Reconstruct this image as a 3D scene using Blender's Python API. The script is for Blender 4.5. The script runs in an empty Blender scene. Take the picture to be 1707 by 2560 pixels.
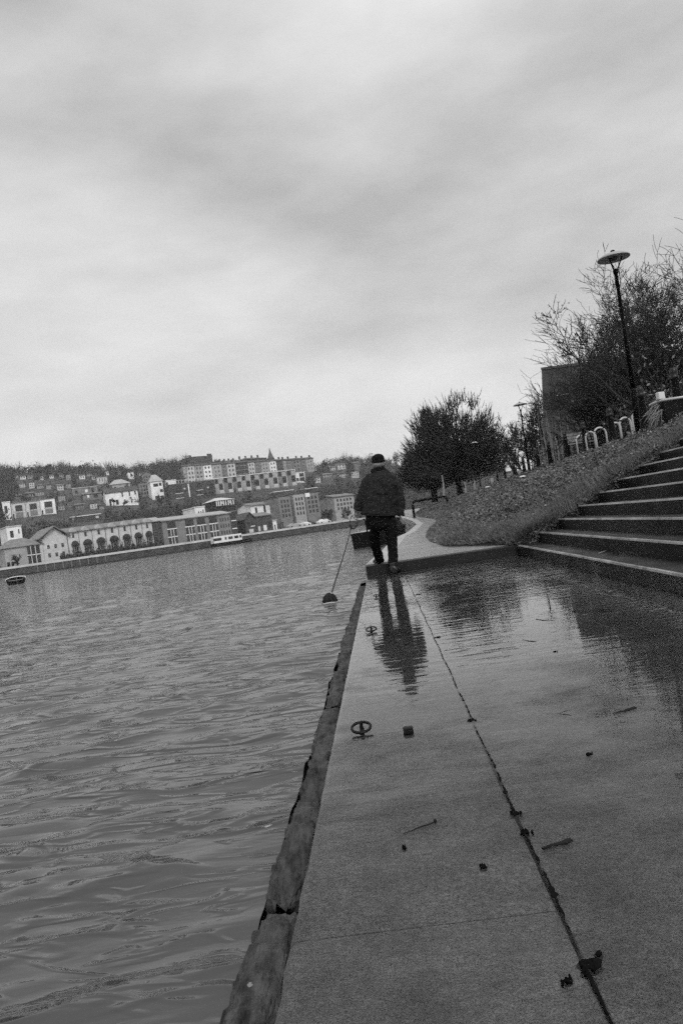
import bpy, math, random
import numpy as np
from mathutils import Vector, Matrix

scene = bpy.context.scene
COL = scene.collection
R = math.radians
rng = random.Random(7)
nrg = np.random.default_rng(7)

# ------------------------------------------------------------------ camera
F = 1929.0; CX, CY = 853.5, 1280.0        # focal length and centre in pixels of the 1707 x 2560 photo
EYE = Vector((0, 0, 0.76))
ROLL = R(8.2)
fwd = Vector((-90.7, F, 33.3)).normalized()
right0 = fwd.cross(Vector((0, 0, 1))).normalized()
up0 = right0.cross(fwd)
CR = right0 * math.cos(ROLL) - up0 * math.sin(ROLL)
CU = right0 * math.sin(ROLL) + up0 * math.cos(ROLL)
cam_d = bpy.data.cameras.new('camera')
cam = bpy.data.objects.new('camera', cam_d); COL.objects.link(cam)
cam.matrix_world = Matrix(((CR.x, CU.x, -fwd.x, EYE.x), (CR.y, CU.y, -fwd.y, EYE.y), (CR.z, CU.z, -fwd.z, EYE.z), (0, 0, 0, 1)))
cam_d.sensor_fit = 'VERTICAL'; cam_d.sensor_height = 36.0; cam_d.lens = F / 2560 * 36
cam_d.clip_start = 0.05; cam_d.clip_end = 8000
scene.camera = cam

def ray(px, py):
    return fwd + CR * ((px - CX) / F) - CU * ((py - CY) / F)
def P(px, py, Y):                  # point at distance Y along the quay
    d = ray(px, py); return EYE + d * (Y / d.y)
def PZ(px, py, z):                 # point on a level plane
    d = ray(px, py); return EYE + d * ((z - EYE.z) / d.z)
def proj(p):
    q = Vector(p) - EYE; w = q.dot(fwd)
    if w <= 0: return (-1e9, -1e9)
    return (CX + F * q.dot(CR) / w, CY - F * q.dot(CU) / w)

# ------------------------------------------------------------------ materials (a black and white world: every colour is a grey)
def nodes(m):
    m.use_nodes = True
    return m.node_tree.nodes, m.node_tree.links
def mat(name, v, rough=0.7, var=0.25, scale=8.0, bump=0.0, bscale=None, spec=0.5, metal=0.0, stretch=None, detail=6, rvar=0.0):
    m = bpy.data.materials.new(name); N, L = nodes(m)
    b = N['Principled BSDF']
    b.inputs['Roughness'].default_value = rough; b.inputs['Metallic'].default_value = metal
    b.inputs['Specular IOR Level'].default_value = spec
    tc = N.new('ShaderNodeTexCoord'); mp = N.new('ShaderNodeMapping')
    L.new(tc.outputs['Object'], mp.inputs['Vector'])
    if stretch: mp.inputs['Scale'].default_value = stretch
    n = N.new('ShaderNodeTexNoise'); n.inputs['Scale'].default_value = scale; n.inputs['Detail'].default_value = detail
    n.inputs['Roughness'].default_value = 0.62
    L.new(mp.outputs[0], n.inputs['Vector'])
    r = N.new('ShaderNodeMapRange'); r.inputs[1].default_value = 0.3; r.inputs[2].default_value = 0.7
    r.inputs[3].default_value = v * (1 - var); r.inputs[4].default_value = v * (1 + var)
    L.new(n.outputs['Fac'], r.inputs[0]); L.new(r.outputs[0], b.inputs['Base Color'])
    if rvar:
        r2 = N.new('ShaderNodeMapRange'); r2.inputs[1].default_value = 0.35; r2.inputs[2].default_value = 0.65
        r2.inputs[3].default_value = max(0.02, rough - rvar); r2.inputs[4].default_value = min(1, rough + rvar)
        n3 = N.new('ShaderNodeTexNoise'); n3.inputs['Scale'].default_value = scale * 0.35
        L.new(mp.outputs[0], n3.inputs['Vector'])
        L.new(n3.outputs['Fac'], r2.inputs[0]); L.new(r2.outputs[0], b.inputs['Roughness'])
    if bump:
        n2 = N.new('ShaderNodeTexNoise'); n2.inputs['Scale'].default_value = bscale or scale * 3; n2.inputs['Detail'].default_value = 5
        L.new(mp.outputs[0], n2.inputs['Vector'])
        bp = N.new('ShaderNodeBump'); bp.inputs['Strength'].default_value = bump; bp.inputs['Distance'].default_value = 0.02
        L.new(n2.outputs['Fac'], bp.inputs['Height']); L.new(bp.outputs[0], b.inputs['Normal'])
    return m

M = {}
M['concrete'] = mat('wet concrete', 0.08, 0.5, 0.45, 5, 0.5, 60, detail=10)
M['coping'] = mat('wet coping stone', 0.088, 0.45, 0.4, 7, 0.5, 70, detail=10)
M['step'] = mat('dark wet step stone', 0.009, 0.42, 0.5, 3, 0.25, 45, rvar=0.25, spec=0.16)
M['lip_sheen'] = mat('worn lip with painted sky sheen', 0.17, 0.3, 0.95, 3, 0.3, 30, detail=12)  # pale worn edge, with the sky's sheen on the wet lip put into its colour
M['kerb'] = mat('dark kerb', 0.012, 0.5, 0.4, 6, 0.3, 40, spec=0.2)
M['path'] = mat('wet brick path', 0.30, 0.35, 0.3, 5, 0.3, 30, rvar=0.15)
M['pathedge'] = mat('pale path edging', 0.34, 0.4, 0.5, 5, detail=9)
M['timber'] = mat('rotten wet timber', 0.042, 0.6, 1.0, 16, 1.0, 34, stretch=(2.2, 0.6, 2.2), rvar=0.2, spec=.3, detail=12)
M['iron'] = mat('black iron', 0.007, 0.45, 0.3, 20, 0.2, 60, spec=.15)
M['ironpost'] = mat('black painted cast iron', 0.004, 0.4, 0.3, 12, 0.15, 40, spec=.06)
M['knob'] = mat('worn iron knob', 0.010, 0.4, 0.4, 20, spec=.3)
M['steel'] = mat('galvanised hoop', 0.42, 0.3, 0.12, 15)
M['shade'] = mat('grey lamp shade', 0.30, 0.4, 0.15, 8)
M['paleshade'] = mat('pale lamp shade', 0.75, 0.35, 0.08, 8)
M['glass'] = mat('dark window glass', 0.025, 0.12, 0.5, 1.0)
M['frame'] = mat('white window frame', 0.6, 0.5, 0.1)
M['soil'] = mat('bank soil', 0.03, 0.9, 0.5, 4, 0.8, 20)
M['leaf'] = mat('bank leaves', 0.095, 0.55, 0.9, 3.5, detail=9)
M['litterleaf'] = mat('pale dead leaves', 0.24, 0.5, 0.4, 5)
M['dryleaf'] = mat('dry undergrowth leaves', 0.17, 0.7, 0.6, 2.5, spec=.2)
M['grass'] = mat('verge grass', 0.11, 0.6, 0.5, 2.5)
M['bark'] = mat('dark bark', 0.014, 0.8, 0.5, 10, 0.5, 40, spec=.1)
M['twig'] = mat('bare twigs', 0.034, 0.8, 0.4, 3, spec=.1)
M['palebark'] = mat('pale bark', 0.25, 0.7, 0.4, 9)
M['evergreen'] = mat('dark foliage', 0.03, 0.7, 0.5, 2, spec=.15)
M['hill'] = mat('hillside scrub', 0.05, 0.9, 0.5, 0.12, detail=10)
M['wood'] = mat('hillside trees', 0.055, 0.85, 0.65, 0.09, detail=10)
M['terrace'] = mat('terrace ground', 0.10, 0.7, 0.4, 2)
M['jacket'] = mat('dark wool jacket', 0.020, 0.85, 0.85, 45, 0.6, 120, detail=4, spec=0.15)
M['collar'] = mat('black collar', 0.008, 0.8, 0.4, 40, spec=0.2)
M['trousers'] = mat('dark trousers', 0.006, 0.85, 0.5, 30, 0.3, 120, spec=0.1)
M['cap'] = mat('dark cap cloth', 0.006, 0.85, 0.5, 60, 0.3, 150, spec=0.1)
M['hair'] = mat('grey hair', 0.28, 0.6, 0.5, 70, 0.8, 160)
M['skin'] = mat('skin', 0.34, 0.5, 0.12, 30)
M['boot'] = mat('black boots', 0.010, 0.35, 0.4, 20)
M['cord'] = mat('dark cord', 0.012, 0.7, 0.3, 60)
M['fur'] = mat('soaked dark tufts', 0.006, 0.6, 0.5, 50, 0.8, 110)
M['foam'] = mat('pale foam', 0.6, 0.5, 0.1)
M['moss'] = mat('black moss', 0.006, 0.85, 0.5, 60, 0.8, 120, spec=.05)
M['hull'] = mat('black hull paint', 0.006, 0.5, 0.3, 3, spec=.1)
M['deck'] = mat('grey deck', 0.33, 0.5, 0.2, 3)
M['white'] = mat('white paint', 0.78, 0.5, 0.08, 3)
M['card'] = mat('white card', 0.62, 0.6, 0.08, 12)
for k, v in dict(w_white=0.85, w_pale=0.55, w_grey=0.36, w_mid=0.20, w_dark=0.06, w_black=0.02).items():
    M[k] = mat('render ' + k[2:], v, 0.85, 0.22, 0.5, detail=8)
M['roof'] = mat('slate roof', 0.16, 0.55, 0.3, 0.8, detail=8)
M['roof_dark'] = mat('dark slate roof', 0.05, 0.6, 0.35, 0.8, detail=8)
M['roof_pale'] = mat('wet pale roof', 0.34, 0.5, 0.2, 0.8, detail=8)
M['quay'] = mat('old quay wall', 0.05, 0.8, 0.6, 0.6, detail=10)
M['build'] = mat('dark cladding', 0.04, 0.7, 0.3, 0.7, detail=8)

def speckle(m, amount, sc):
    N, L = nodes(m); b = N['Principled BSDF']; src = b.inputs['Base Color'].links[0].from_socket
    tc = N.new('ShaderNodeTexCoord'); out = src
    for scale, lo, hi, a0, a1 in ((sc, .38, .62, 1 - amount, 1 + amount), (sc * .22, .3, .7, 1 - amount * .6, 1 + amount * .6), (1.1, .35, .65, .72, 1.2)):
        n = N.new('ShaderNodeTexNoise'); n.inputs['Scale'].default_value = scale; n.inputs['Detail'].default_value = 3
        L.new(tc.outputs['Object'], n.inputs['Vector'])
        r = N.new('ShaderNodeMapRange'); r.inputs[1].default_value = lo; r.inputs[2].default_value = hi; r.inputs[3].default_value = a0; r.inputs[4].default_value = a1
        L.new(n.outputs['Fac'], r.inputs[0])
        mu = N.new('ShaderNodeMath'); mu.operation = 'MULTIPLY'; L.new(out, mu.inputs[0]); L.new(r.outputs[0], mu.inputs[1]); out = mu.outputs[0]
    L.new(out, b.inputs['Base Color'])
speckle(M['concrete'], .55, 230); speckle(M['coping'], .5, 260); speckle(M['step'], .5, 90)
def brick_path():
    m = M['path']; N, L = nodes(m); b = N['Principled BSDF']
    tc = N.new('ShaderNodeTexCoord'); br = N.new('ShaderNodeTexBrick')
    br.inputs['Scale'].default_value = 4; br.inputs['Mortar Size'].default_value = 0.02
    br.inputs['Color1'].default_value = (.15, .15, .15, 1); br.inputs['Color2'].default_value = (.26, .26, .26, 1); br.inputs['Mortar'].default_value = (.05, .05, .05, 1)
    L.new(tc.outputs['Object'], br.inputs['Vector']); L.new(br.outputs['Color'], b.inputs['Base Color'])
brick_path()

def water_mat():
    m = bpy.data.materials.new('river water'); N, L = nodes(m); b = N['Principled BSDF']
    b.inputs['Base Color'].default_value = (.066, .066, .066, 1); b.inputs['Roughness'].default_value = 0.05; b.inputs['IOR'].default_value = 1.33
    tc = N.new('ShaderNodeTexCoord'); h = None
    for sc, st, dist in (((2.6, 9.0, 1), 0.35, 0.012), ((7, 24, 1), 0.4, 0.004)):
        mp = N.new('ShaderNodeMapping'); mp.inputs['Scale'].default_value = sc; mp.inputs['Rotation'].default_value = (0, 0, R(-6))
        L.new(tc.outputs['Object'], mp.inputs['Vector'])
        n = N.new('ShaderNodeTexNoise'); n.inputs['Scale'].default_value = 1.0; n.inputs['Detail'].default_value = 3; n.inputs['Distortion'].default_value = 0.4
        L.new(mp.outputs[0], n.inputs['Vector'])
        bp = N.new('ShaderNodeBump'); bp.inputs['Strength'].default_value = st; bp.inputs['Distance'].default_value = dist
        L.new(n.outputs['Fac'], bp.inputs['Height'])
        sx = N.new('ShaderNodeSeparateXYZ'); L.new(tc.outputs['Object'], sx.inputs[0])
        fr_ = N.new('ShaderNodeMapRange'); fr_.inputs[1].default_value = 2; fr_.inputs[2].default_value = 45; fr_.inputs[3].default_value = dist; fr_.inputs[4].default_value = dist * 7
        L.new(sx.outputs['Y'], fr_.inputs[0]); L.new(fr_.outputs[0], bp.inputs['Distance'])
        if h: L.new(h.outputs[0], bp.inputs['Normal'])
        h = bp
    # thin crisp wavelets: ridges along the contours of a stretched noise, broken up by a second one
    for (sx_, sy_), wd_, dist, rot in (((.75, 2.3), .040, .017, -7), ((1.7, 5.2), .055, .010, -3), ((3.6, 11), .08, .005, -9)):
        mp = N.new('ShaderNodeMapping'); mp.inputs['Scale'].default_value = (sx_, sy_, 1); mp.inputs['Rotation'].default_value = (0, 0, R(rot)); mp.inputs['Location'].default_value = (sx_ * 7, sy_, 0)
        L.new(tc.outputs['Object'], mp.inputs['Vector'])
        n = N.new('ShaderNodeTexNoise'); n.inputs['Scale'].default_value = 1; n.inputs['Detail'].default_value = 1.5; n.inputs['Distortion'].default_value = .5; L.new(mp.outputs[0], n.inputs['Vector'])
        su = N.new('ShaderNodeMath'); su.operation = 'SUBTRACT'; su.inputs[1].default_value = .5; L.new(n.outputs['Fac'], su.inputs[0])
        ab = N.new('ShaderNodeMath'); ab.operation = 'ABSOLUTE'; L.new(su.outputs[0], ab.inputs[0])
        rg = N.new('ShaderNodeMapRange'); rg.interpolation_type = 'SMOOTHSTEP'; rg.inputs[1].default_value = 0; rg.inputs[2].default_value = wd_; rg.inputs[3].default_value = 1; rg.inputs[4].default_value = 0
        L.new(ab.outputs[0], rg.inputs[0])
        nm = N.new('ShaderNodeTexNoise'); nm.inputs['Scale'].default_value = 1.3; nm.inputs['Detail'].default_value = 1; L.new(mp.outputs[0], nm.inputs['Vector'])
        rm = N.new('ShaderNodeMapRange'); rm.inputs[1].default_value = .46; rm.inputs[2].default_value = .60; L.new(nm.outputs['Fac'], rm.inputs[0])
        mu = N.new('ShaderNodeMath'); mu.operation = 'MULTIPLY'; L.new(rg.outputs[0], mu.inputs[0]); L.new(rm.outputs[0], mu.inputs[1])
        bp = N.new('ShaderNodeBump'); bp.inputs['Strength'].default_value = 1.0; bp.inputs['Distance'].default_value = dist
        L.new(mu.outputs[0], bp.inputs['Height']); L.new(h.outputs[0], bp.inputs['Normal']); h = bp
    L.new(h.outputs[0], b.inputs['Normal'])
    return m
M['water'] = water_mat()

def film_mat():
    m = bpy.data.materials.new('flood water film'); N, L = nodes(m)
    N.remove(N['Principled BSDF']); out = N['Material Output']
    tr = N.new('ShaderNodeBsdfTransparent'); tr.inputs[0].default_value = (.85, .85, .85, 1)
    gl = N.new('ShaderNodeBsdfGlossy'); gl.inputs['Roughness'].default_value = 0.025; gl.inputs['Color'].default_value = (1, 1, 1, 1)
    fr = N.new('ShaderNodeFresnel'); fr.inputs['IOR'].default_value = 1.45
    mx = N.new('ShaderNodeMixShader')
    tc = N.new('ShaderNodeTexCoord')
    # where the wind ruffles the film: patches near the kerb and a few bands nearer
    sx = N.new('ShaderNodeSeparateXYZ'); L.new(tc.outputs['Object'], sx.inputs[0])
    far = N.new('ShaderNodeMapRange'); far.inputs[1].default_value = 5.0; far.inputs[2].default_value = 9.8
    far.inputs[3].default_value = 0.36; far.inputs[4].default_value = 1.3
    L.new(sx.outputs['Y'], far.inputs[0])
    pn = N.new('ShaderNodeTexNoise'); pn.inputs['Scale'].default_value = 0.7; pn.inputs['Detail'].default_value = 2
    L.new(tc.outputs['Object'], pn.inputs['Vector'])
    pr = N.new('ShaderNodeMapRange'); pr.inputs[1].default_value = 0.40; pr.inputs[2].default_value = 0.62; pr.inputs[3].default_value = 0.22
    L.new(pn.outputs['Fac'], pr.inputs[0])
    mul = N.new('ShaderNodeMath'); mul.operation = 'MULTIPLY'; L.new(far.outputs[0], mul.inputs[0]); L.new(pr.outputs[0], mul.inputs[1])
    mp = N.new('ShaderNodeMapping'); mp.inputs['Scale'].default_value = (2.6, 13, 1); mp.inputs['Rotation'].default_value = (0, 0, R(4))
    L.new(tc.outputs['Object'], mp.inputs['Vector'])
    n = N.new('ShaderNodeTexNoise'); n.inputs['Scale'].default_value = 1.0; n.inputs['Detail'].default_value = 2; n.inputs['Distortion'].default_value = 0.6
    L.new(mp.outputs[0], n.inputs['Vector'])
    bp = N.new('ShaderNodeBump'); bp.inputs['Distance'].default_value = 0.0075
    L.new(mul.outputs[0], bp.inputs['Strength']); L.new(n.outputs['Fac'], bp.inputs['Height'])
    L.new(bp.outputs[0], gl.inputs['Normal']); L.new(bp.outputs[0], fr.inputs['Normal'])
    qn = N.new('ShaderNodeTexNoise'); qn.inputs['Scale'].default_value = 2.2; qn.inputs['Detail'].default_value = 6; qn.inputs['Roughness'].default_value = .6; L.new(tc.outputs['Object'], qn.inputs['Vector'])
    ya = N.new('ShaderNodeMapRange'); ya.inputs[1].default_value = 1.2; ya.inputs[2].default_value = 5.5; ya.inputs[3].default_value = -.18; ya.inputs[4].default_value = .38; L.new(sx.outputs['Y'], ya.inputs[0])
    qa = N.new('ShaderNodeMath'); L.new(qn.outputs['Fac'], qa.inputs[0]); L.new(ya.outputs[0], qa.inputs[1])
    qr = N.new('ShaderNodeMapRange'); qr.inputs[1].default_value = .36; qr.inputs[2].default_value = .58; qr.inputs[3].default_value = .35; qr.inputs[4].default_value = 1.0; L.new(qa.outputs[0], qr.inputs[0])
    fm = N.new('ShaderNodeMath'); fm.operation = 'MULTIPLY'; L.new(fr.outputs[0], fm.inputs[0]); L.new(qr.outputs[0], fm.inputs[1])
    L.new(fm.outputs[0], mx.inputs[0]); L.new(tr.outputs[0], mx.inputs[1]); L.new(gl.outputs[0], mx.inputs[2])
    L.new(mx.outputs[0], out.inputs['Surface'])
    return m
M['film'] = film_mat()

# ------------------------------------------------------------------ mesh helpers
class MB:
    def __init__(s): s.v = []; s.f = []; s.smooth = False
    def add(s, vs, fs):
        b = len(s.v); s.v += [tuple(p) for p in vs]; s.f += [tuple(i + b for i in q) for q in fs]; return s
    def box(s, c, size, ax=None, bev=0.0):
        hx, hy, hz = size[0] / 2, size[1] / 2, size[2] / 2
        X, Y, Z = ax or (Vector((1, 0, 0)), Vector((0, 1, 0)), Vector((0, 0, 1)))
        c = Vector(c)
        if bev <= 0:
            vs = [c + X * sx * hx + Y * sy * hy + Z * sz * hz for sz in (-1, 1) for sx, sy in ((-1, -1), (1, -1), (1, 1), (-1, 1))]
            return s.add(vs, [(3, 2, 1, 0), (4, 5, 6, 7), (0, 1, 5, 4), (1, 2, 6, 5), (2, 3, 7, 6), (3, 0, 4, 7)])
        rings = []
        for z, k in ((-hz, bev), (-hz + bev, 0), (hz - bev, 0), (hz, bev)):
            a, b = hx - k, hy - k; e = bev * 0.6
            rings.append([c + X * x + Y * y + Z * z for x, y in ((-a + e, -b), (a - e, -b), (a, -b + e), (a, b - e), (a - e, b), (-a + e, b), (-a, b - e), (-a, -b + e))])
        return s.loft(rings)
    def loft(s, rings, caps=True, closed=True):
        n = len(rings[0]); vs = [p for r in rings for p in r]; fs = []
        for i in range(len(rings) - 1):
            for j in range(n if closed else n - 1):
                k = (j + 1) % n
                fs.append((i * n + j, i * n + k, (i + 1) * n + k, (i + 1) * n + j))
        if caps:
            fs.append(tuple(range(n - 1, -1, -1))); fs.append(tuple(range((len(rings) - 1) * n, len(rings) * n)))
        return s.add(vs, fs)
    def tube(s, pts, rad, n=8, ref=None):
        pts = [Vector(p) for p in pts]; rings = []
        if not hasattr(rad, '__len__'): rad = [rad] * len(pts)
        ref = Vector(ref) if ref else None
        for i, p in enumerate(pts):
            d = (pts[min(i + 1, len(pts) - 1)] - pts[max(i - 1, 0)]).normalized()
            r = ref or (Vector((0, 0, 1)) if abs(d.z) < 0.9 else Vector((1, 0, 0)))
            a = (r - d * r.dot(d)).normalized(); b = d.cross(a)
            ra, rb = rad[i] if hasattr(rad[i], '__len__') else (rad[i], rad[i])
            rings.append([p + a * ra * math.cos(t) + b * rb * math.sin(t) for t in [2 * math.pi * k / n for k in range(n)]])
        return s.loft(rings)
    def lathe(s, base, prof, n=20, axis=Vector((0, 0, 1))):
        base = Vector(base)
        return s.loft([[base + Vector((r * math.cos(t), r * math.sin(t), z)) for t in [2 * math.pi * k / n for k in range(n)]] for r, z in prof])
    def ell(s, c, rx, ry, rz, nu=14, nv=9, jit=0.0, seed=0):
        rr = random.Random(seed); c = Vector(c); rings = []
        for i in range(nv):
            ph = math.pi * (i + 0.5) / nv
            rings.append([c + Vector((rx * math.sin(ph) * math.cos(t), ry * math.sin(ph) * math.sin(t), -rz * math.cos(ph))) * (1 + jit * rr.uniform(-1, 1)) for t in [2 * math.pi * k / nu for k in range(nu)]])
        return s.loft(rings)
    def build(s, name, m, parent=None, smooth=False):
        me = bpy.data.meshes.new(name)
        o = Vector(parent['base']) if parent is not None and 'base' in parent else Vector((0, 0, 0))
        me.from_pydata([(x - o.x, y - o.y, z - o.z) for x, y, z in s.v], [], s.f); me.validate()
        return link(name, me, m, parent, smooth)

def link(name, me, m, parent=None, smooth=False):
    me.materials.append(m if not isinstance(m, str) else M[m])
    if smooth: me.polygons.foreach_set('use_smooth', [True] * len(me.polygons))
    ob = bpy.data.objects.new(name, me); COL.objects.link(ob)
    if parent is not None: ob.parent = parent
    if parent is not None and 'base' in parent: ob['base'] = parent['base'][:]
    return ob

def thing(name, label, cat, loc, group=None):
    o = bpy.data.objects.new(name, None); COL.objects.link(o); o.location = loc; o['base'] = list(loc)
    o['label'] = label; o['category'] = cat; o.empty_display_size = 0.2
    if group: o['group'] = group
    return o
def tag(o, label, cat, group=None):
    o['label'] = label; o['category'] = cat
    if group: o['group'] = group
    return o
def kind(o, k): o['kind'] = k; return o

def np_mesh(name, V, Fq, m, parent=None, smooth=False):
    """V (n,3) array, Fq (k,3|4) index array"""
    me = bpy.data.meshes.new(name); k = Fq.shape[1]
    if parent is not None and 'base' in parent: V = V - np.array(parent['base'][:])
    me.vertices.add(len(V)); me.vertices.foreach_set('co', V.astype(np.float32).ravel())
    me.loops.add(Fq.size); me.loops.foreach_set('vertex_index', Fq.astype(np.int32).ravel())
    me.polygons.add(len(Fq)); me.polygons.foreach_set('loop_start', np.arange(len(Fq), dtype=np.int32) * k)
    me.polygons.foreach_set('loop_total', np.full(len(Fq), k, dtype=np.int32))
    me.update(calc_edges=True)
    return link(name, me, m, parent, smooth)
def grid_faces(nr, nc):
    i = np.arange(nr - 1)[:, None] * nc + np.arange(nc - 1)[None, :]
    return np.stack([i, i + 1, i + nc + 1, i + nc], -1).reshape(-1, 4)
def segs_mesh(name, S, m, parent=None):
    """S (n,8): p0 p1 r0 r1 -> three-sided tapered sticks"""
    S = np.asarray(S, float); p0, p1, r0, r1 = S[:, :3], S[:, 3:6], S[:, 6:7], S[:, 7:8]
    d = p1 - p0; d /= np.linalg.norm(d, axis=1, keepdims=True) + 1e-9
    ref = np.where(np.abs(d[:, 2:3]) < 0.9, np.array([[0, 0, 1.]]), np.array([[1., 0, 0]]))
    a = np.cross(d, ref); a /= np.linalg.norm(a, axis=1, keepdims=True); b = np.cross(d, a)
    V = []
    for p, r in ((p0, r0), (p1, r1)):
        for t in (0, 2.0944, 4.18879): V.append(p + (a * math.cos(t) + b * math.sin(t)) * r)
    V = np.stack(V, 1).reshape(-1, 3)
    i = np.arange(len(S))[:, None] * 6
    Fq = np.concatenate([i + np.array([[0, 1, 4, 3]]), i + np.array([[1, 2, 5, 4]]), i + np.array([[2, 0, 3, 5]])])
    return np_mesh(name, V, Fq, m, parent)
def leaves_mesh(name, C, size, m, parent=None, flat=0.0, kind3=False):
    """leaf-sized quads at C (n,3), random orientation"""
    n = len(C); a = nrg.normal(size=(n, 3)); a[:, 2] *= (1 - flat); a /= np.linalg.norm(a, axis=1, keepdims=True)
    b = nrg.normal(size=(n, 3)); b[:, 2] *= (1 - flat); b -= a * (a * b).sum(1, keepdims=True); b /= np.linalg.norm(b, axis=1, keepdims=True)
    sz = (np.asarray(size) * np.ones(n) * nrg.uniform(.6, 1.4, n))[:, None]
    V = np.stack([C - a * sz, C + b * sz * .45, C + a * sz, C - b * sz * .45], 1).reshape(-1, 3)
    return np_mesh(name, V, np.arange(4 * n).reshape(-1, 4), m, parent)

# ------------------------------------------------------------------ world and light
w = bpy.data.worlds.new('World'); scene.world = w; w.use_nodes = True
N, L = w.node_tree.nodes, w.node_tree.links
bg = N['Background']
sky = N.new('ShaderNodeTexSky'); sky.sky_type = 'NISHITA'; sky.sun_disc = False
SUN_EL, SUN_AZ = R(50), R(160)
sky.sun_elevation = SUN_EL; sky.sun_rotation = SUN_AZ; sky.dust_density = 3
bw = N.new('ShaderNodeRGBToBW'); L.new(sky.outputs[0], bw.inputs[0])
tc = N.new('ShaderNodeTexCoord')
mp = N.new('ShaderNodeMapping'); mp.inputs['Scale'].default_value = (1.6, 1.6, 4.2); mp.inputs['Rotation'].default_value = (R(12), R(38), 0)
L.new(tc.outputs['Generated'], mp.inputs['Vector'])
cn = N.new('ShaderNodeTexNoise'); cn.inputs['Scale'].default_value = 1.25; cn.inputs['Detail'].default_value = 6; cn.inputs['Roughness'].default_value = 0.52
L.new(mp.outputs[0], cn.inputs['Vector'])
cr = N.new('ShaderNodeMapRange'); cr.inputs[1].default_value = 0.3; cr.inputs[2].default_value = 0.7; cr.inputs[3].default_value = 2.6; cr.inputs[4].default_value = 5.1
L.new(cn.outputs['Fac'], cr.inputs[0])
sp = N.new('ShaderNodeSeparateXYZ'); L.new(tc.outputs['Generated'], sp.inputs[0])
el = N.new('ShaderNodeMapRange'); el.inputs[1].default_value = 0.0; el.inputs[2].default_value = 0.75; el.inputs[3].default_value = 0.80; el.inputs[4].default_value = 0.80
L.new(sp.outputs['Z'], el.inputs[0])
cm = N.new('ShaderNodeMath'); cm.operation = 'MULTIPLY'; L.new(cr.outputs[0], cm.inputs[0]); L.new(el.outputs[0], cm.inputs[1])
mx = N.new('ShaderNodeMix'); mx.data_type = 'FLOAT'; mx.inputs[0].default_value = 0.95
L.new(bw.outputs[0], mx.inputs[2]); L.new(cm.outputs[0], mx.inputs[3])
L.new(mx.outputs[0], bg.inputs['Color']); bg.inputs['Strength'].default_value = 0.11

sd = bpy.data.lights.new('sun', 'SUN'); sd.energy = 0.9; sd.angle = R(25); sd.color = (1, 1, 1)
so = bpy.data.objects.new('sun', sd); COL.objects.link(so)
# sun_rotation is measured from +Y towards +X
sdir = Vector((math.sin(SUN_AZ) * math.cos(SUN_EL), math.cos(SUN_AZ) * math.cos(SUN_EL), math.sin(SUN_EL)))
so.rotation_euler = sdir.to_track_quat('Z', 'Y').to_euler()
so.location = (0, 0, 60)
vs = scene.view_settings; vs.view_transform = 'Standard'; vs.look = 'None'; vs.gamma = 1; vs.exposure = 1.1; vs.use_curve_mapping = False
scene.cycles.max_bounces = 8; scene.cycles.transparent_max_bounces = 24; scene.cycles.volume_bounces = 0
scene.cycles.use_denoising = False
scene.cycles.use_adaptive_sampling = True; scene.cycles.adaptive_threshold = 0.5; scene.cycles.adaptive_min_samples = 36

# ------------------------------------------------------------------ near ground: coping, pavement, flood water, kerb, steps, path
WZ = -0.10                                    # river level
XE, XJ, XS, YK = -0.28, 0.225, 1.85, 10.85    # quay edge, joint, first riser, kerb face
RISE, TREAD, NST = 0.1415, 0.297, 13
def slab(name, x0, x1, y0, y1, top, bot, m, seg=24, jag=0.0, seed=1, e0=.012, e1=.002):
    r = random.Random(seed); b = MB(); ys = [y0 + (y1 - y0) * i / seg for i in range(seg + 1)]
    rings = []
    for y in ys:
        j0, j1 = (r.uniform(-jag, jag) for _ in range(2)); e = 0.012
        rings.append([Vector(p) for p in ((x0 + j0, y, bot), (x0 + j0, y, top - e0), (x0 + j0 + e0, y, top), (x1 + j1 * .4 - e1, y, top), (x1 + j1 * .4, y, top - e1), (x1 + j1, y, bot))])
    b.loft(rings); return kind(b.build(name, m), 'structure')
slab('quay_coping', XE, XJ - .004, -3, 1.446, 0.0, -1.2, 'coping', 60, 0.003, 2)
slab('quay_coping', XE, XJ - .004, 1.453, YK - .004, -0.002, -1.2, 'coping', 140, 0.003, 3)
slab('pavement', XJ + .004, XS + .3, -3, YK - .004, -0.004, -1.2, 'concrete', 140, 0.0012, 4, .002)
b = MB(); b.add([(XJ - .02, -3, -.03), (XJ + .02, -3, -.03), (XJ + .02, YK, -.03), (XJ - .02, YK, -.03)], [(0, 1, 2, 3)])
kind(b.build('pavement_joint', 'moss'), 'structure')
r = random.Random(21); b = MB(); y = .35
while y < YK - .3:
    L_ = r.uniform(.02, .22) * (1 + y * .2); n_ = max(2, int(L_ / .012)); vs_ = []
    for q in range(n_ + 1):
        yy = y + L_ * q / n_; e = min(1, q * .5, (n_ - q) * .5) ; w_ = (.0012 + .0030 * r.random() ** 2 + (.004 if r.random() < .04 else 0)) * e + .0003; xo = XJ + .0022 * math.sin(yy * 9) + r.gauss(0, .0008)
        vs_ += [(xo - w_, yy, .0068), (xo + w_, yy, .0068)]
    b.add(vs_, [(2 * q, 2 * q + 1, 2 * q + 3, 2 * q + 2) for q in range(n_)]); y += L_ + (r.uniform(0, .012) if r.random() < .8 else r.uniform(.02, .10))
kind(b.build('pavement_joint', 'moss'), 'structure')
b = MB(); b.add([(XE + .006, -3, .006), (XS - .002, -3, .006), (XS - .002, YK - .002, .006), (XE + .006, YK - .002, .006)], [(0, 1, 2, 3)])
kind(b.build('flood_water', 'film'), 'structure')

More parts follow.
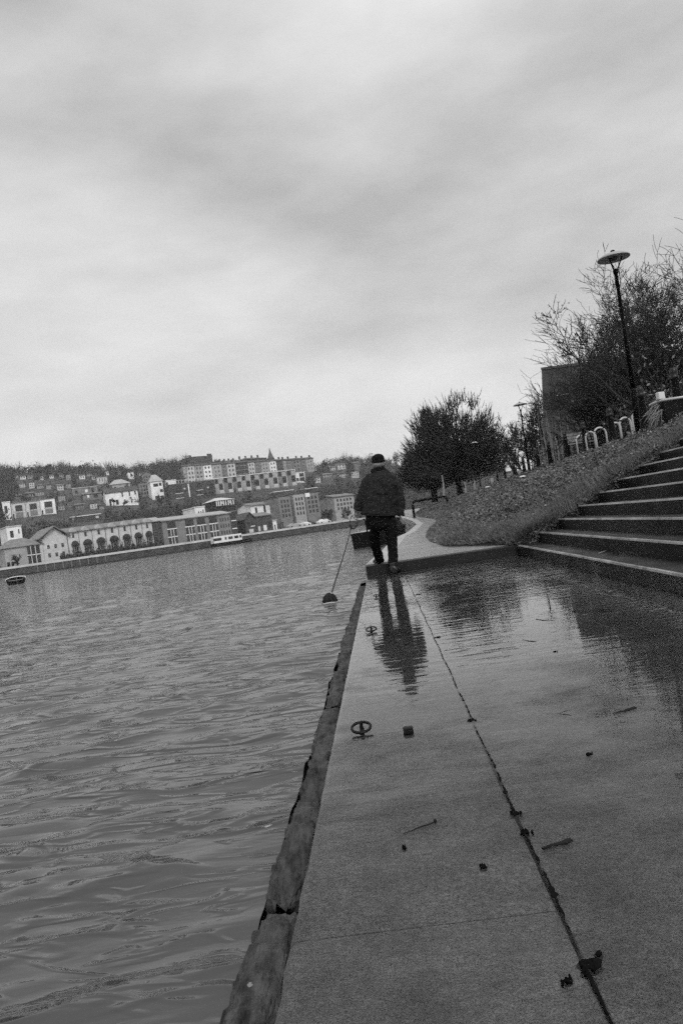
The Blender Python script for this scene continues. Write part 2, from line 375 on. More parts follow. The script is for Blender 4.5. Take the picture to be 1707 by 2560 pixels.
# the kerb: the riser that carries the path beyond
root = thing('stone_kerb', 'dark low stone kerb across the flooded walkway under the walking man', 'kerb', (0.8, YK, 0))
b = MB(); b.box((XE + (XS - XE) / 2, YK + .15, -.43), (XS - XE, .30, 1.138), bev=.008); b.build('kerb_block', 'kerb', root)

# path beyond, raised by one step, bending with the quay
QE = [(-.28, 11.15), (-.05, 15), (.15, 19), (.47, 24.6), (1.1, 30), (1.75, 37), (1.9, 46), (1.8, 56), (1.4, 75), (0.6, 110)]
BB = [(1.85, 10.9), (1.07, 13.4), (1.02, 16.6), (1.15, 20), (1.6, 26), (2.35, 32.9), (2.77, 36.9), (2.95, 42), (2.7, 52), (2.8, 60), (4, 80), (6, 110)]
def lerp_poly(poly, y):
    for (x0, y0), (x1, y1) in zip(poly, poly[1:]):
        if y <= y1: return x0 + (x1 - x0) * max(0, (y - y0)) / (y1 - y0)
    return poly[-1][0]
def path_z(y): return RISE + max(0, y - 28) * 0.018
ys = [11.15 + i * .5 for i in range(198)]
b = MB(); rings = []
for y in ys:
    x0, x1, z = lerp_poly(QE, y), lerp_poly(BB, y), path_z(y)
    rings.append([Vector(p) for p in ((x0, y, -1.2), (x0, y, z - .01), (x0 + .36, y, z), (max(x1, x0 + .5) + .6, y, z), (max(x1, x0 + .5) + .6, y, -1.2))])
b.loft(rings); kind(b.build('path', 'path'), 'structure')
b = MB(); rings = []
for y in ys:
    x0, z = lerp_poly(QE, y), path_z(y)
    rings.append([Vector(p) for p in ((x0 - .02, y, z - .3), (x0 - .02, y, z + .004), (x0 + .30, y, z + .006), (x0 + .30, y, z - .3))])
b.loft(rings); kind(b.build('path_edging', 'pathedge'), 'structure')

# steps
root = thing('stone_steps', 'long flight of dark wet stone steps climbing on the right of the flooded walkway', 'steps', (XS, 5, 0))
for k in range(NST):
    x0 = XS + k * TREAD; zt = RISE * (k + 1); b = MB()
    x1 = x0 + TREAD - .003 if k < NST - 1 else x0 + .8
    prof = [(x0, -.3), (x0, zt - .016), (x0 + .006, zt - .005), (x0 + .018, zt), (x1, zt + .002), (x1, -.3)]
    nseg = 40; r = random.Random(k)
    rings = []
    for i in range(nseg + 1):
        y = -4 + (YK + 4 - .05) * i / nseg; j = r.uniform(-.004, .004); dz = r.uniform(-.0025, .0025)
        rings.append([Vector((x + (j if q in (1, 2, 3) else 0), y, z + (dz if q in (2, 3) else 0))) for q, (x, z) in enumerate(prof)])
    b.loft(rings); st = b.build('step', 'step', root)
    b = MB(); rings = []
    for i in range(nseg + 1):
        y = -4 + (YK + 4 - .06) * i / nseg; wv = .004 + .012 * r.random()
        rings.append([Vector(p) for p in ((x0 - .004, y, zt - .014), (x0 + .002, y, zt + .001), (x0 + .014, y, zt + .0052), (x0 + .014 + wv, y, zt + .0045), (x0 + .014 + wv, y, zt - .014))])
    b.loft(rings); b.build('lip_sheen', 'lip_sheen', st)  # added light strip stands in for sky reflected along the wet tread edge

# bank and terrace
CRS = [(5.75, 10.9, 1.84), (5.6, 13, 1.80), (5.75, 16, 1.80), (6.0, 20, 1.80), (6.4, 24, 1.85), (6.9, 29, 1.93), (7.4, 37, 2.02), (8.0, 47, 2.1), (8.3, 60, 2.1), (8.4, 80, 2.1), (9, 110, 2.1)]
def crest(y):
    for a, c in zip(CRS, CRS[1:]):
        if y <= c[1]:
            t = max(0, (y - a[1]) / (c[1] - a[1])); return a[0] + (c[0] - a[0]) * t, a[2] + (c[2] - a[2]) * t
    return CRS[-1][0], CRS[-1][2]
def hsh(x, y): return math.sin(x * 3.1 + y * 1.7) * .5 + math.sin(x * 7.3 - y * 4.1 + 1) * .3 + math.sin(x * 1.3 + y * 5.9) * .3
def bank_pt(y, t):
    x0, z0 = lerp_poly(BB, y), path_z(y); x1, z1 = crest(y)
    x = x0 + (x1 - x0) * t
    e = 0.0 if t <= 0 or t >= 1 else 1.0
    lift = .0 * math.exp(-(y - 10.9) * .6) * min(1, t * 12) * (1 - .6 * t)
    z = z0 + (z1 - z0) * (max(0, t) ** .92) + e * (.05 * hsh(x * 1.3, y * .7) + lift)
    return Vector((x, y, z))
nr, nt = 200, 44
V = []
for i in range(nr):
    y = 10.86 + (i / (nr - 1)) ** 1.7 * 99
    V += [tuple(bank_pt(y, (j - 1) / (nt - 2))) if j else (bank_pt(y, 0) - Vector((-.02, 0, .2))) for j in range(nt)]
V = np.array([tuple(p) for p in V])
kind(np_mesh('bank', V, grid_faces(nr, nt), 'soil', None, True), 'structure')
# cheek of the bank beside the steps
b = MB(); pts = [bank_pt(10.86, j / 30) for j in range(31)]
b.loft([[p for p in pts], [Vector((p.x, p.y, -.3)) for p in pts]], caps=False, closed=False)
kind(b.build('bank', 'soil'), 'structure')
# leaves of the ground cover
C, S = [], []
C2, S2 = [], []
for i in range(170000):
    y = 10.85 + rng.random() ** 2.1 * 62; t = rng.random()
    edge = t < .10 + .05 * math.sin(y * 2) or ((y - 10.85) < .25 + .2 * math.sin(t * 17) and rng.random() < .4)
    p = bank_pt(y, t); cl = .5 + .5 * hsh(p.x * 1.1, p.y * 1.1)
    h = abs(rng.gauss(0, .035)) * (0.3 + 1.6 * max(0, cl) ** 2)
    sz = .011 + .0009 * y
    (C2 if edge else C).append((p.x + rng.gauss(0, .02), p.y, p.z + h)); (S2 if edge else S).append(sz)
for i in range(16000):
    t = rng.random(); p = bank_pt(10.86, t); x = p.x; zs = RISE * min(NST, max(0, math.floor((x - XS) / TREAD) + 1))
    z = p.z - rng.random() ** 1.6 * max(.05, p.z - zs + .02)
    C.append((x, 10.845 - rng.random() * .06, z)); S.append(.024)
kind(leaves_mesh('ground_cover', np.array(C), np.array(S), 'leaf', flat=.45), 'stuff')
CL = []
for i in range(5200):
    y = 10.9 + rng.random() ** 2 * 40; p = bank_pt(y, rng.random()); CL.append((p.x, p.y, p.z + abs(rng.gauss(.03, .03))))
kind(leaves_mesh('leaf_litter', np.array(CL), np.array([.012 + .0009 * c[1] for c in CL]), 'litterleaf', flat=.6), 'stuff')
# rough grass along the bottom and the side next to the steps
G = []
for i in range(26000):
    y = 10.85 + rng.random() ** 2.6 * 45; t = rng.random()
    if rng.random() < .5: t *= .14
    else: y = 10.83 + abs(rng.gauss(0, .8))
    p = bank_pt(y, t); h = rng.uniform(.04, .12) + (.10 * rng.random() ** 2 if y < 11.3 else 0); q = Vector((p.x + rng.gauss(0, .05), p.y + rng.gauss(-.01, .05), p.z + h))
    G.append((*p, *q, .004 + .0003 * y, .0012))
kind(segs_mesh('grass', G, 'grass'), 'stuff')
kind(leaves_mesh('ground_cover', np.array(C2), np.array(S2), 'grass', flat=.3), 'stuff')
V = []; ny = 60
for i in range(ny):
    y = -12 + (i / (ny - 1)) ** 1.5 * 330; x, z = crest(y)
    if y < 10.9: x = XS + NST * TREAD - .25; z = RISE * NST
    V += [(x - .02, y, z - .012), (x + 6, y, z), (x + 30, y, z + .3), (x + 160, y, z + 4)]
kind(np_mesh('terrace', np.array(V), grid_faces(ny, 4), 'terrace'), 'structure')

# ------------------------------------------------------------------ river: real waves near, coarser far
def river():
    nr, nc = 760, 420
    ys = .25 * (700 / .25) ** np.linspace(0, 1, nr)
    waves = []
    r = random.Random(11)
    for i in range(60):
        lam = .10 * (1.3 / .10) ** r.random(); k = 2 * math.pi / lam
        th = R(90) + r.gauss(0, R(19)); amp = .0030 * lam ** .95 * r.uniform(.5, 1.3)
        waves.append((k * math.cos(th), k * math.sin(th), amp, r.uniform(0, 6.28), lam))
    V = np.zeros((nr, nc, 3)); t = np.linspace(0, 1, nc) ** 1.35
    for i, y in enumerate(ys):
        xr = XE - .11 if y < 11 else (lerp_poly(QE, y) if y < 110 else .02 * y)
        xl = -1.15 * y - 6
        V[i, :, 0] = xr + (xl - xr) * t; V[i, :, 1] = y
    X, Y = V[..., 0], V[..., 1]
    dy = np.gradient(ys)[:, None] * np.ones_like(X); dx = np.abs(np.gradient(X, axis=1)); g = np.maximum(dy, dx * .35)
    gust = .65 + .35 * np.sin(X * .31 + .4) * np.sin(Y * .23 + X * .07) + .25 * np.sin(Y * .9 + X * .33)
    Z = np.zeros_like(X)
    for kx, ky, a, ph, lam in waves:
        fade = np.clip(lam / (2.6 * g) - .6, 0, 1)
        s = np.sin(kx * X + ky * Y + ph + .6 * np.sin(.7 * X + .4 * Y + ph))
        Z += .3 * a * fade * s * (gust if lam < .6 else 1)
    # short crested ridges, steeper towards the near bank
    for i in range(46):
        lam = .14 * (.7 / .14) ** r.random(); k = 2 * math.pi / lam; th = R(96) + r.gauss(0, R(15)); c_, s_ = math.cos(th), math.sin(th)
        p1, p2, p3 = (r.uniform(0, 6.28) for _ in range(3)); al = r.uniform(.5, 1.1) / lam; ac = r.uniform(.35, .8) / lam
        u = c_ * X + s_ * Y; w_ = -s_ * X + c_ * Y
        ph = k * u + .9 * np.sin(al * w_ * 1.3 + p1) + .5 * np.sin(ac * u + p2)
        sn = np.sin(ph + .45 * np.cos(ph)); env = np.clip(np.sin(al * w_ + p3 + .8 * np.sin(ac * u * .7 + p1)) * .75 + np.sin(ac * u + al * .37 * w_ + p2) * .65 - .38, 0, 1.1)
        fade = np.clip(lam / (2.6 * g) - .6, 0, 1)
        Z += .027 * lam ** .95 * r.uniform(.6, 1.2) * fade * env * np.exp(3.2 * (sn - 1))
    V[..., 2] = WZ + np.clip(Z, -.09, .045) * np.clip((Y - .1) / 1.5, .45, 1)
    V = V.reshape(-1, 3)
    kind(np_mesh('river', V, grid_faces(nr, nc)[:, ::-1], 'water', None, True), 'structure')
    b = MB(); b.add([(-3000, -60, WZ - .35), (3000, -60, WZ - .35), (3000, 4000, WZ - .35), (-3000, 4000, WZ - .35)], [(0, 1, 2, 3)])
    kind(b.build('river_bed', 'soil'), 'structure')
river()
# ------------------------------------------------------------------ timber fenders along the quay edge
def timber(y0, y1, label, seed, w0=.105):
    w0 *= .93
    r = random.Random(seed); n = int((y1 - y0) / .02) + 4; m = 22; V = []
    for i in range(n):
        y = y0 + (y1 - y0) * i / (n - 1); e = min(1, (i + .3) / 4, (n - 1 - i + .3) / 4)
        wd = w0 * (1 + .07 * math.sin(y * 2.1 + seed) + .07 * math.sin(y * 9 + seed) + .05 * math.sin(y * 31 + seed * 2)); rot = .03 * math.sin(y * 3.7 + seed * 2)
        for j in range(m):
            t = j / m * 2 * math.pi; c, s = math.cos(t), math.sin(t)
            sq = lambda v: math.copysign(abs(v) ** .38, v)
            x = XE - .004 - wd / 2 + sq(c) * wd / 2 * e ** .4
            z = -.110 + sq(s) * (.072 + .006 * math.sin(y * 9 + t)) * e ** .3 - (.022 if c < -.3 and s > 0 else 0)
            k = .0025 * math.sin(y * 61 + j * 1.3 + seed) + .003 * math.sin(y * 23 - j * 2.1) + r.gauss(0, .0030)
            if s > .2:                       # rotten hollows along the top
                hol = max(0, math.sin(y * 7.3 + seed * 3) * math.sin(y * 2.9 + 1) - .35); z -= .09 * hol * (1 if c > -.2 else .45)
            V.append((x + k * c * .8 + rot * .1, y, z + k * s * 1.3))
    Fq = [(i * m + j, i * m + (j + 1) % m, (i + 1) * m + (j + 1) % m, (i + 1) * m + j) for i in range(n - 1) for j in range(m)]
    b = MB(); b.add(V, Fq + [tuple(range(m)), tuple(range((n - 1) * m, n * m))[::-1]])
    tag(b.build('timber_fender', 'timber', None, True), label, 'fender', 'timber fenders along the quay edge')
timber(.30, 1.70, 'nearest rotten timber fender at the quay edge, with a pale scrap stuck on it', 3, .125)
timber(1.76, 3.48, 'long mottled timber fender beside the iron ring with the upright pin', 5, .112)
timber(3.62, 6.85, 'ragged timber fender at the quay edge beyond the gap near the big ring', 8, .108)
timber(6.95, 9.8, 'farthest timber fender, thin dark beam ending short of the kerb', 13, .112)
b = MB(); p = PZ(625, 2462, -.012); b.ell(p, .005, .006, .003, 7, 5, .3, 3)
tag(b.build('litter_scrap', 'w_mid'), 'small pale scrap lying on the nearest rotten timber fender', 'litter')

# ------------------------------------------------------------------ ironwork and debris on the flooded coping
def mooring_ring(px, py, wpx, label, pin=1.0):
    c = PZ(px, py, .02); rr = wpx / 2 * (c - EYE).length / F
    root = thing('mooring_ring', label, 'mooring ring', (c.x, c.y, 0), 'iron mooring rings set in the coping')
    b = MB(); tor = []
    for i in range(28):
        t = 2 * math.pi * i / 28; d = Vector((math.cos(t), math.sin(t), .28 * math.sin(t)))
        tor.append([Vector((c.x, c.y, .024)) + d * (rr + .14 * rr * math.cos(q)) + Vector((0, 0, .14 * rr * math.sin(q))) for q in [k * math.pi / 4 for k in range(8)]])
    tor.append(tor[0]); b.loft(tor, caps=False); b.build('ring', 'iron', root, True)
    b = MB(); b.lathe((c.x, c.y + rr * .55, 0), [(rr * .22, 0), (rr * .22, rr * .5), (rr * .16, rr * 1.0 * pin), (rr * .2, rr * 1.12 * pin), (.001, rr * 1.2 * pin)], 10); b.build('pin', 'iron', root, True)
    b = MB(); b.box((c.x, c.y + rr * .3, .004), (rr * .5, rr * 1.3, .02), bev=.003); b.build('staple', 'iron', root)
mooring_ring(903, 1821, 46, 'largest iron mooring ring with upright pin, nearest the camera on the flooded coping')
mooring_ring(928, 1574, 25, 'middle iron mooring ring, left of the reflection of the man')
mooring_ring(940, 1490, 13, 'smallest farthest iron mooring ring, a few steps behind the man', 1.3)
b = MB(); c = PZ(1020, 1826, .012); b.box((c.x, c.y, .012), (.036, .026, .026), bev=.004)
tag(b.build('iron_block', 'iron'), 'small square iron block standing in the film of water beside the largest ring', 'iron block')

def stick(pts, r, label, name='twig', cat='twig', m='bark', z=.004):
    q = [PZ(x, y, z + (.002 if i % 2 else 0)) for i, (x, y) in enumerate(pts)]
    b = MB(); b.tube(q, [(r * .55 * (1.1 - .5 * i / (len(q) - 1)), r * (1.1 - .5 * i / (len(q) - 1))) for i in range(len(q))], 7)
    return tag(b.build(name, m), label, cat)
root = stick([(1086, 2056), (1050, 2068), (1007, 2085)], .0036, 'short straight dark stick with a knob at one end lying on the near coping', 'stick', 'stick')
b = MB(); p = PZ(1087, 2053, .006); b.ell(p, .004, .006, .006, 8, 6, .2, 3); b.build('knob', 'bark', root)
stick([(1424, 2100), (1410, 2106), (1380, 2114), (1356, 2122)], .0085, 'thick black chunk of bark right of the pavement joint in the foreground', 'bark_chunk', 'bark')
stick([(1586, 1770), (1560, 1777), (1532, 1784)], .009, 'dark strip of bark floating on the right side of the flooded pavement', 'bark_chunk', 'bark')
stick([(1394, 1785), (1415, 1787), (1438, 1791)], .0035, 'thin lower twig of the V on the wet pavement')
stick([(1395, 1784), (1412, 1778), (1428, 1774)], .0025, 'thin upper twig of the V on the wet pavement')
stick([(1340, 1549), (1357, 1551), (1376, 1552)], .007, 'straight twig lying below the reflection of the second lamp')
stick([(1338, 1605), (1322, 1603), (1306, 1600)], .007, 'crooked twig in the middle of the flooded pavement')
stick([(1496, 1383), (1515, 1376), (1536, 1370), (1560, 1370), (1582, 1375)], .006, 'long pale curved twig lying on the lowest stone step', 'twig', 'twig', 'palebark', .15)
def lump(px, py, wpx, hpx, label, name='moss_clump', cat='moss', seed=1):
    c = PZ(px, py, .0); s = (c - EYE).length / F; r = random.Random(seed); b = MB()
    b.ell(c + Vector((0, 0, .003)), wpx * s / 2, wpx * s * .45, max(.007, hpx * s * .2), 10, 6, .3, seed)
    for i in range(5): b.ell(c + Vector((r.gauss(0, wpx * s * .35), r.gauss(0, wpx * s * .4), .003)), wpx * s * .18, wpx * s * .2, .008, 7, 5, .3, seed + i)
    tag(b.build(name, 'moss', None, False), label, cat)
for a in ((1478, 2418, 52, 22, 'largest black moss clump on the pavement joint, at the bottom right', 1),
          (1311, 2085, 20, 14, 'black moss clump on the joint level with the bark chunk', 2),
          (1287, 2040, 20, 12, 'black moss clump on the joint just above the bark chunk', 3),
          (1176, 1805, 20, 12, 'black moss clump on the joint right of the iron block', 4),
          (1093, 1595, 14, 8, 'small black moss clump beside the joint, right of the reflection of the man', 5),
          (1046, 1488, 10, 5, 'tiny black moss clump on the joint a few steps behind the man', 6)): lump(*a[:4], a[4], seed=a[5])
for a in ((1419, 2461, 20, 14, 'dark stub of wood left of the largest moss clump'), (1209, 2173, 16, 9, 'dark leaf curled on the coping, left of the joint in the foreground'),
          (1011, 2125, 12, 9, 'tiny dark leaf just below the straight stick'), (1471, 1891, 13, 11, 'small dark leaf alone on the right of the near pavement'),
          (1122, 1565, 13, 4, 'thin dark leaf on the water beyond the small moss clump'), (1270, 1424, 8, 5, 'dark leaf on the water close to the lowest step'),
          (1388, 1632, 6, 4, 'dark speck of leaf in the middle of the flooded pavement'), (1433, 1531, 10, 5, 'dark leaf at the edge of the reflected building')):
    lump(*a[:4], a[4], 'fallen_leaf', 'leaf', seed=int(a[0]))

# ------------------------------------------------------------------ the man
YM = 10.7
def Q(px, py, dy=0.0): return P(px, py, YM + dy)
def solid(b, name, m, parent, vox=.009, smooth=3, disp=0, dscale=.05):
    """fuse overlapping shapes into one continuous surface"""
    ob = b.build(name + '_raw', m); md = ob.modifiers.new('r', 'REMESH'); md.mode = 'VOXEL'; md.voxel_size = vox
    sm = ob.modifiers.new('s', 'SMOOTH'); sm.iterations = smooth; sm.factor = .5
    if disp:
        t = bpy.data.textures.new('folds', 'CLOUDS'); t.noise_scale = dscale; t.noise_depth = 2
        dm = ob.modifiers.new('d', 'DISPLACE'); dm.texture = t; dm.strength = disp; dm.mid_level = .5
    dg = bpy.context.evaluated_depsgraph_get(); me = bpy.data.meshes.new_from_object(ob.evaluated_get(dg))
    bpy.data.objects.remove(ob); me.name = name
    me.materials.clear()
    o = Vector(parent['base'][:]) if parent is not None else Vector()
    me.transform(Matrix.Translation(-o))
    return link(name, me, m, parent, True)
feet = Q(962, 1428); base = (feet.x, YM, 0.0)
b = MB()
# head, neck, torso
hd = Q(944, 1156, -.02)
b.ell(hd, .070, .092, .105, 16, 12)
b.ell(hd + Vector((-.01, .03, -.06)), .052, .06, .05)             # jaw
b.ell(hd + Vector((-.015, .100, -.012)), .012, .020, .018)         # nose, turned away
b.ell(hd + Vector((-.01, .082, -.062)), .024, .014, .012)          # mouth
for s in (-1, 1):
    b.ell(hd + Vector((s * .030 - .008, .080, .012)), .014, .012, .010)      # eyes
    b.ell(hd + Vector((s * .073, -.005, -.012)), .012, .020, .032)           # ears
b.tube([Q(944, 1163), Q(946, 1182)], [.056, .062], 12)
b.tube([Q(948, 1180), Q(950, 1196), Q(949, 1240), Q(949, 1285), Q(950, 1306)], [(.09, .07), (.15, .09), (.15, .11), (.15, .11), (.12, .09)], 16, ref=(1, 0, 0))
armL = [Q(928, 1200), Q(910, 1228, -.01), Q(898, 1252, .0), Q(888, 1277, .02)]
armR = [Q(976, 1201), Q(995, 1228, .01), Q(1002, 1252, .0), Q(1001, 1290, -.02)]
for arm in (armL, armR): b.tube(arm, [.045, .044, .040, .030], 10)
legL = [Q(937, 1300), Q(935, 1335, .05), Q(940, 1370, .20), Q(950, 1402, .38)]
legR = [Q(972, 1316), Q(977, 1340), Q(980, 1375, .01), Q(982, 1412, -.02)]
for leg in (legL, legR): b.tube(leg, [.07, .064, .050, .040], 12)
def hand(b, wrist, down, side, curl, palm=.045):
    """palm, four bent fingers of unequal length and a thumb leaving the side of the palm"""
    down = down.normalized(); side = side.normalized(); nrm = down.cross(side).normalized()
    c = wrist + down * .045
    b.tube([wrist - down * .015, wrist + down * .02, wrist + down * .05, wrist + down * .085], [(.026, .019), (.034, .017), (.041, .016), (.038, .014)], 10, ref=side)
    for i, (o, ln) in enumerate(((-.030, .062), (-.010, .072), (.010, .068), (.029, .052))):
        p = wrist + down * .080 + side * o; pts = [p - down * .02]; d = down.copy(); 
        for k, f in enumerate((.45, .32, .25)):
            a = curl * (k + .6); dd = down * math.cos(a) + nrm * math.sin(a)
            p = p + dd * ln * f; pts.append(p.copy())
        b.tube(pts, [.0105, .0098, .0088, .0072], 7)
    t0 = wrist + down * .022 + side * -.030
    b.tube([t0, t0 + side * -.026 + down * .022 + nrm * .006, t0 + side * -.032 + down * .050 + nrm * .018, t0 + side * -.022 + down * .068 + nrm * .03], [.014, .013, .011, .008], 7)
hl = Q(886, 1279, .02); hand(b, hl, Vector((-.18, .05, -1)), Vector((.35, 1, 0)), 1.0)
hr = Q(1001, 1288, -.02); hand(b, hr, Vector((-.05, .08, -1)), Vector((-.3, 1, 0)), .45)
per = bpy.data.objects  # noqa
body = solid(b, 'person', 'skin', None, .0075, 2)
body.data.transform(Matrix.Translation(-Vector(base))); body.location = base; body['base'] = list(base)
tag(body, 'man in flat cap and dark jacket seen from behind, stepping onto the kerb', 'person')
# jacket
b = MB()
b.tube([Q(946, 1174), Q(948, 1181), Q(950, 1188), Q(951, 1200), Q(950, 1225), Q(948, 1255), Q(947, 1275), Q(946.5, 1288)],
       [(.085, .08), (.125, .095), (.170, .115), (.205, .14), (.222, .160), (.236, .165), (.242, .168), (.246, .168)], 22, ref=(1, 0, 0))
b.tube([Q(940, 1192), Q(925, 1196), Q(915, 1210), Q(909, 1228, -.01), Q(900, 1252, 0), Q(891, 1275, .02)], [.055, .075, .078, .075, .070, .058], 12)
b.tube([Q(962, 1192), Q(979, 1197), Q(989, 1211), Q(996, 1228, .01), Q(1001.5, 1252, 0), Q(1001.5, 1290, -.02)], [.055, .073, .078, .072, .064, .052], 12)
jk = solid(b, 'jacket', 'jacket', body, .010, 5, .034, .075)
b = MB(); b.tube([Q(936, 1181, -.05), Q(940, 1168, -.05), Q(948, 1166, -.06), Q(957, 1169, -.05), Q(963, 1181, -.05)], [.030, .034, .036, .034, .030], 9)
b.tube([Q(930, 1180), Q(945, 1170, -.07), Q(962, 1179)], [.040, .042, .040], 9)
solid(b, 'collar', 'collar', jk, .009, 3, .008)
for s in ((994.5, 1250, -.16), ): pass
b = MB(); b.tube([Q(954, 1205, -.165), Q(964, 1225, -.178), Q(975, 1238, -.172), Q(988, 1245, -.15)], .004, 6); b.build('seam', 'collar', jk)
b = MB(); b.tube([Q(901, 1284, .0), Q(920, 1288, -.14), Q(946, 1289, -.185), Q(975, 1289, -.14), Q(993, 1287, .0)], .008, 7); b.build('hem', 'collar', jk)
# trousers
b = MB()
b.tube([Q(948, 1282), Q(949, 1300), Q(951, 1316), Q(952, 1326)], [(.19, .135), (.195, .14), (.18, .125), (.12, .09)], 18, ref=(1, 0, 0))
b.tube([Q(938, 1290), Q(935, 1312, .01), Q(934, 1332, .05), Q(937.5, 1362, .16), Q(944, 1384, .28), Q(950.5, 1403, .37)], [.09, .096, .086, .072, .066, .062], 14)
b.tube([Q(970, 1290), Q(975, 1312), Q(978, 1335), Q(980.5, 1362, .01), Q(982, 1388, 0), Q(982.5, 1414, -.02)], [.09, .094, .082, .072, .067, .066], 14)
solid(b, 'trousers', 'trousers', body, .010, 4, .026, .06)
# boots
b = MB(); a = P(950, 1406, YM + .38); a.z = RISE + .05
b.tube([a + Vector((0, -.05, -.005)), a + Vector((-.02, .02, 0)), a + Vector((-.055, .12, -.012)), a + Vector((-.08, .19, -.02))], [(.046, .048), (.046, .050), (.040, .046), (.026, .034)], 10, ref=(0, 0, 1))
b.tube([a + Vector((0, -.01, 0)), a + Vector((0, -.02, .09))], [.052, .054], 10)
solid(b, 'boot', 'boot', body, .009, 2)
b = MB(); a = P(984, 1422, YM - .02); a.z = .055
b.tube([a + Vector((0, -.08, -.008)), a + Vector((.01, 0, 0)), a + Vector((.05, .09, -.010)), a + Vector((.08, .16, -.02))], [(.048, .05), (.048, .052), (.042, .048), (.028, .036)], 10, ref=(0, 0, 1))
b.tube([a + Vector((0, -.02, 0)), a + Vector((0, -.02, .10))], [.054, .056], 10)
solid(b, 'boot', 'boot', body, .009, 2)
# cap and hair
b = MB(); c = Q(944.5, 1149, -.02)
b.ell(c + Vector((0, 0, .012)), .092, .110, .070, 18, 10)
b.ell(c + Vector((-.012, .06, -.012)), .082, .085, .028, 16, 8)
b.ell(c + Vector((-.055, .07, -.035)), .045, .07, .018, 12, 8)
b.tube([c + Vector((.085 * math.cos(t), .105 * math.sin(t), -.030 + .006 * math.cos(t * 2))) for t in [i * math.pi / 10 for i in range(20)]] + [c + Vector((.085, 0, -.024))], .016, 7)
solid(b, 'cap', 'cap', body, .007, 2, .006, .03)
b = MB(); b.ell(hd + Vector((0, -.03, -.030)), .078, .075, .055, 16, 10)
b.ell(hd + Vector((-.045, 0, -.045)), .035, .05, .035, 10, 8); b.ell(hd + Vector((.045, 0, -.045)), .035, .05, .035, 10, 8)
solid(b, 'hair', 'hair', body, .008, 1, .010, .015)

# the line he holds
root = thing('tow_line', 'thin dark line with a loop handle, held by the man and trailing into the river', 'line', tuple(Q(884, 1300)))
b = MB(); lp = []
for i in range(25):
    t = 2 * math.pi * i / 24; lp.append(Q(884 + 9.5 * math.sin(t) + 1.5 * math.cos(t), 1304.5 - 17.5 * math.cos(t), .02 + .02 * math.sin(t)))
b.tube(lp, [.006 + (.006 if 7 < i < 17 else 0) for i in range(25)], 7); b.build('handle_loop', 'cord', root)
YD = 8.75
top = P(829.5, 1481, YD); b = MB(); a0 = Q(877, 1321, .02); pts = []
for i in range(13):
    t = i / 12; p = a0.lerp(top, t); p.z -= .035 * math.sin(math.pi * t) * (1 - t); pts.append(p)
b.tube(pts, [.006 + .003 * (i / 12) for i in range(13)], 6); b.build('cord', 'cord', root)
c = P(825, 1503, YD); wid = 36 * YD / F
root = thing('drag_float', 'shaggy dark dome half sunk in the river at the end of the held line', 'float', (c.x, c.y, WZ))
b = MB(); V = []
prof = [(.5, -.05), (.50, .0), (.485, .03), (.45, .06), (.38, .09), (.28, .112), (.16, .126), (.06, .132)]
rings = []
for k, (rr, z) in enumerate(prof):
    rings.append([Vector((c.x + wid * rr * math.cos(t) * (1 + .07 * math.sin(9 * t + k * .2)), c.y + wid * rr * math.sin(t) * (1 + .07 * math.sin(9 * t)), WZ + z * .95 + (.02 * math.sin(5 * t) if k < 3 else 0))) for t in [2 * math.pi * i / 40 for i in range(40)]])
b.loft(rings); b.build('dome', 'fur', root, True)
sg = []
for i in range(900):
    t = rng.uniform(0, 6.283); k = rng.random(); rr = wid * (.5 * math.sin(k * 1.55 + .02)) * 1.0; z = WZ + .125 * math.cos(k * 1.5)
    p = Vector((c.x + rr * math.cos(t), c.y + rr * math.sin(t), z)); d = Vector((math.cos(t) * .5, math.sin(t) * .5, -.8)) + Vector((rng.gauss(0, .25), rng.gauss(0, .25), rng.gauss(0, .25)))
    q = p + d * rng.uniform(.012, .03); sg.append((*p, *q, .0022, .0006))
segs_mesh('tufts', sg, 'fur', root)
b = MB(); b.ell(top + Vector((-.006, -.012, -.012)), .010, .010, .014, 9, 7, .1); b.build('clip', 'steel', root, True)
b = MB(); rings = []
for i in range(49):
    t = 2 * math.pi * (i % 48) / 48; rr = wid * (.56 + .05 * math.sin(5 * t) + .03 * math.sin(11 * t + 1)); w_ = wid * (.035 + .03 * math.sin(7 * t + 2) ** 2)
    d = Vector((math.cos(t), math.sin(t), 0)); o = Vector((c.x, c.y, WZ + .012 + .004 * math.sin(3 * t)))
    rings.append([o + d * (rr + w_ * math.cos(q)) + Vector((0, 0, .012 * math.sin(q))) for q in [k * math.pi / 3 for k in range(6)]])
b.loft(rings, caps=False); b.build('splash', 'w_grey', root, True)

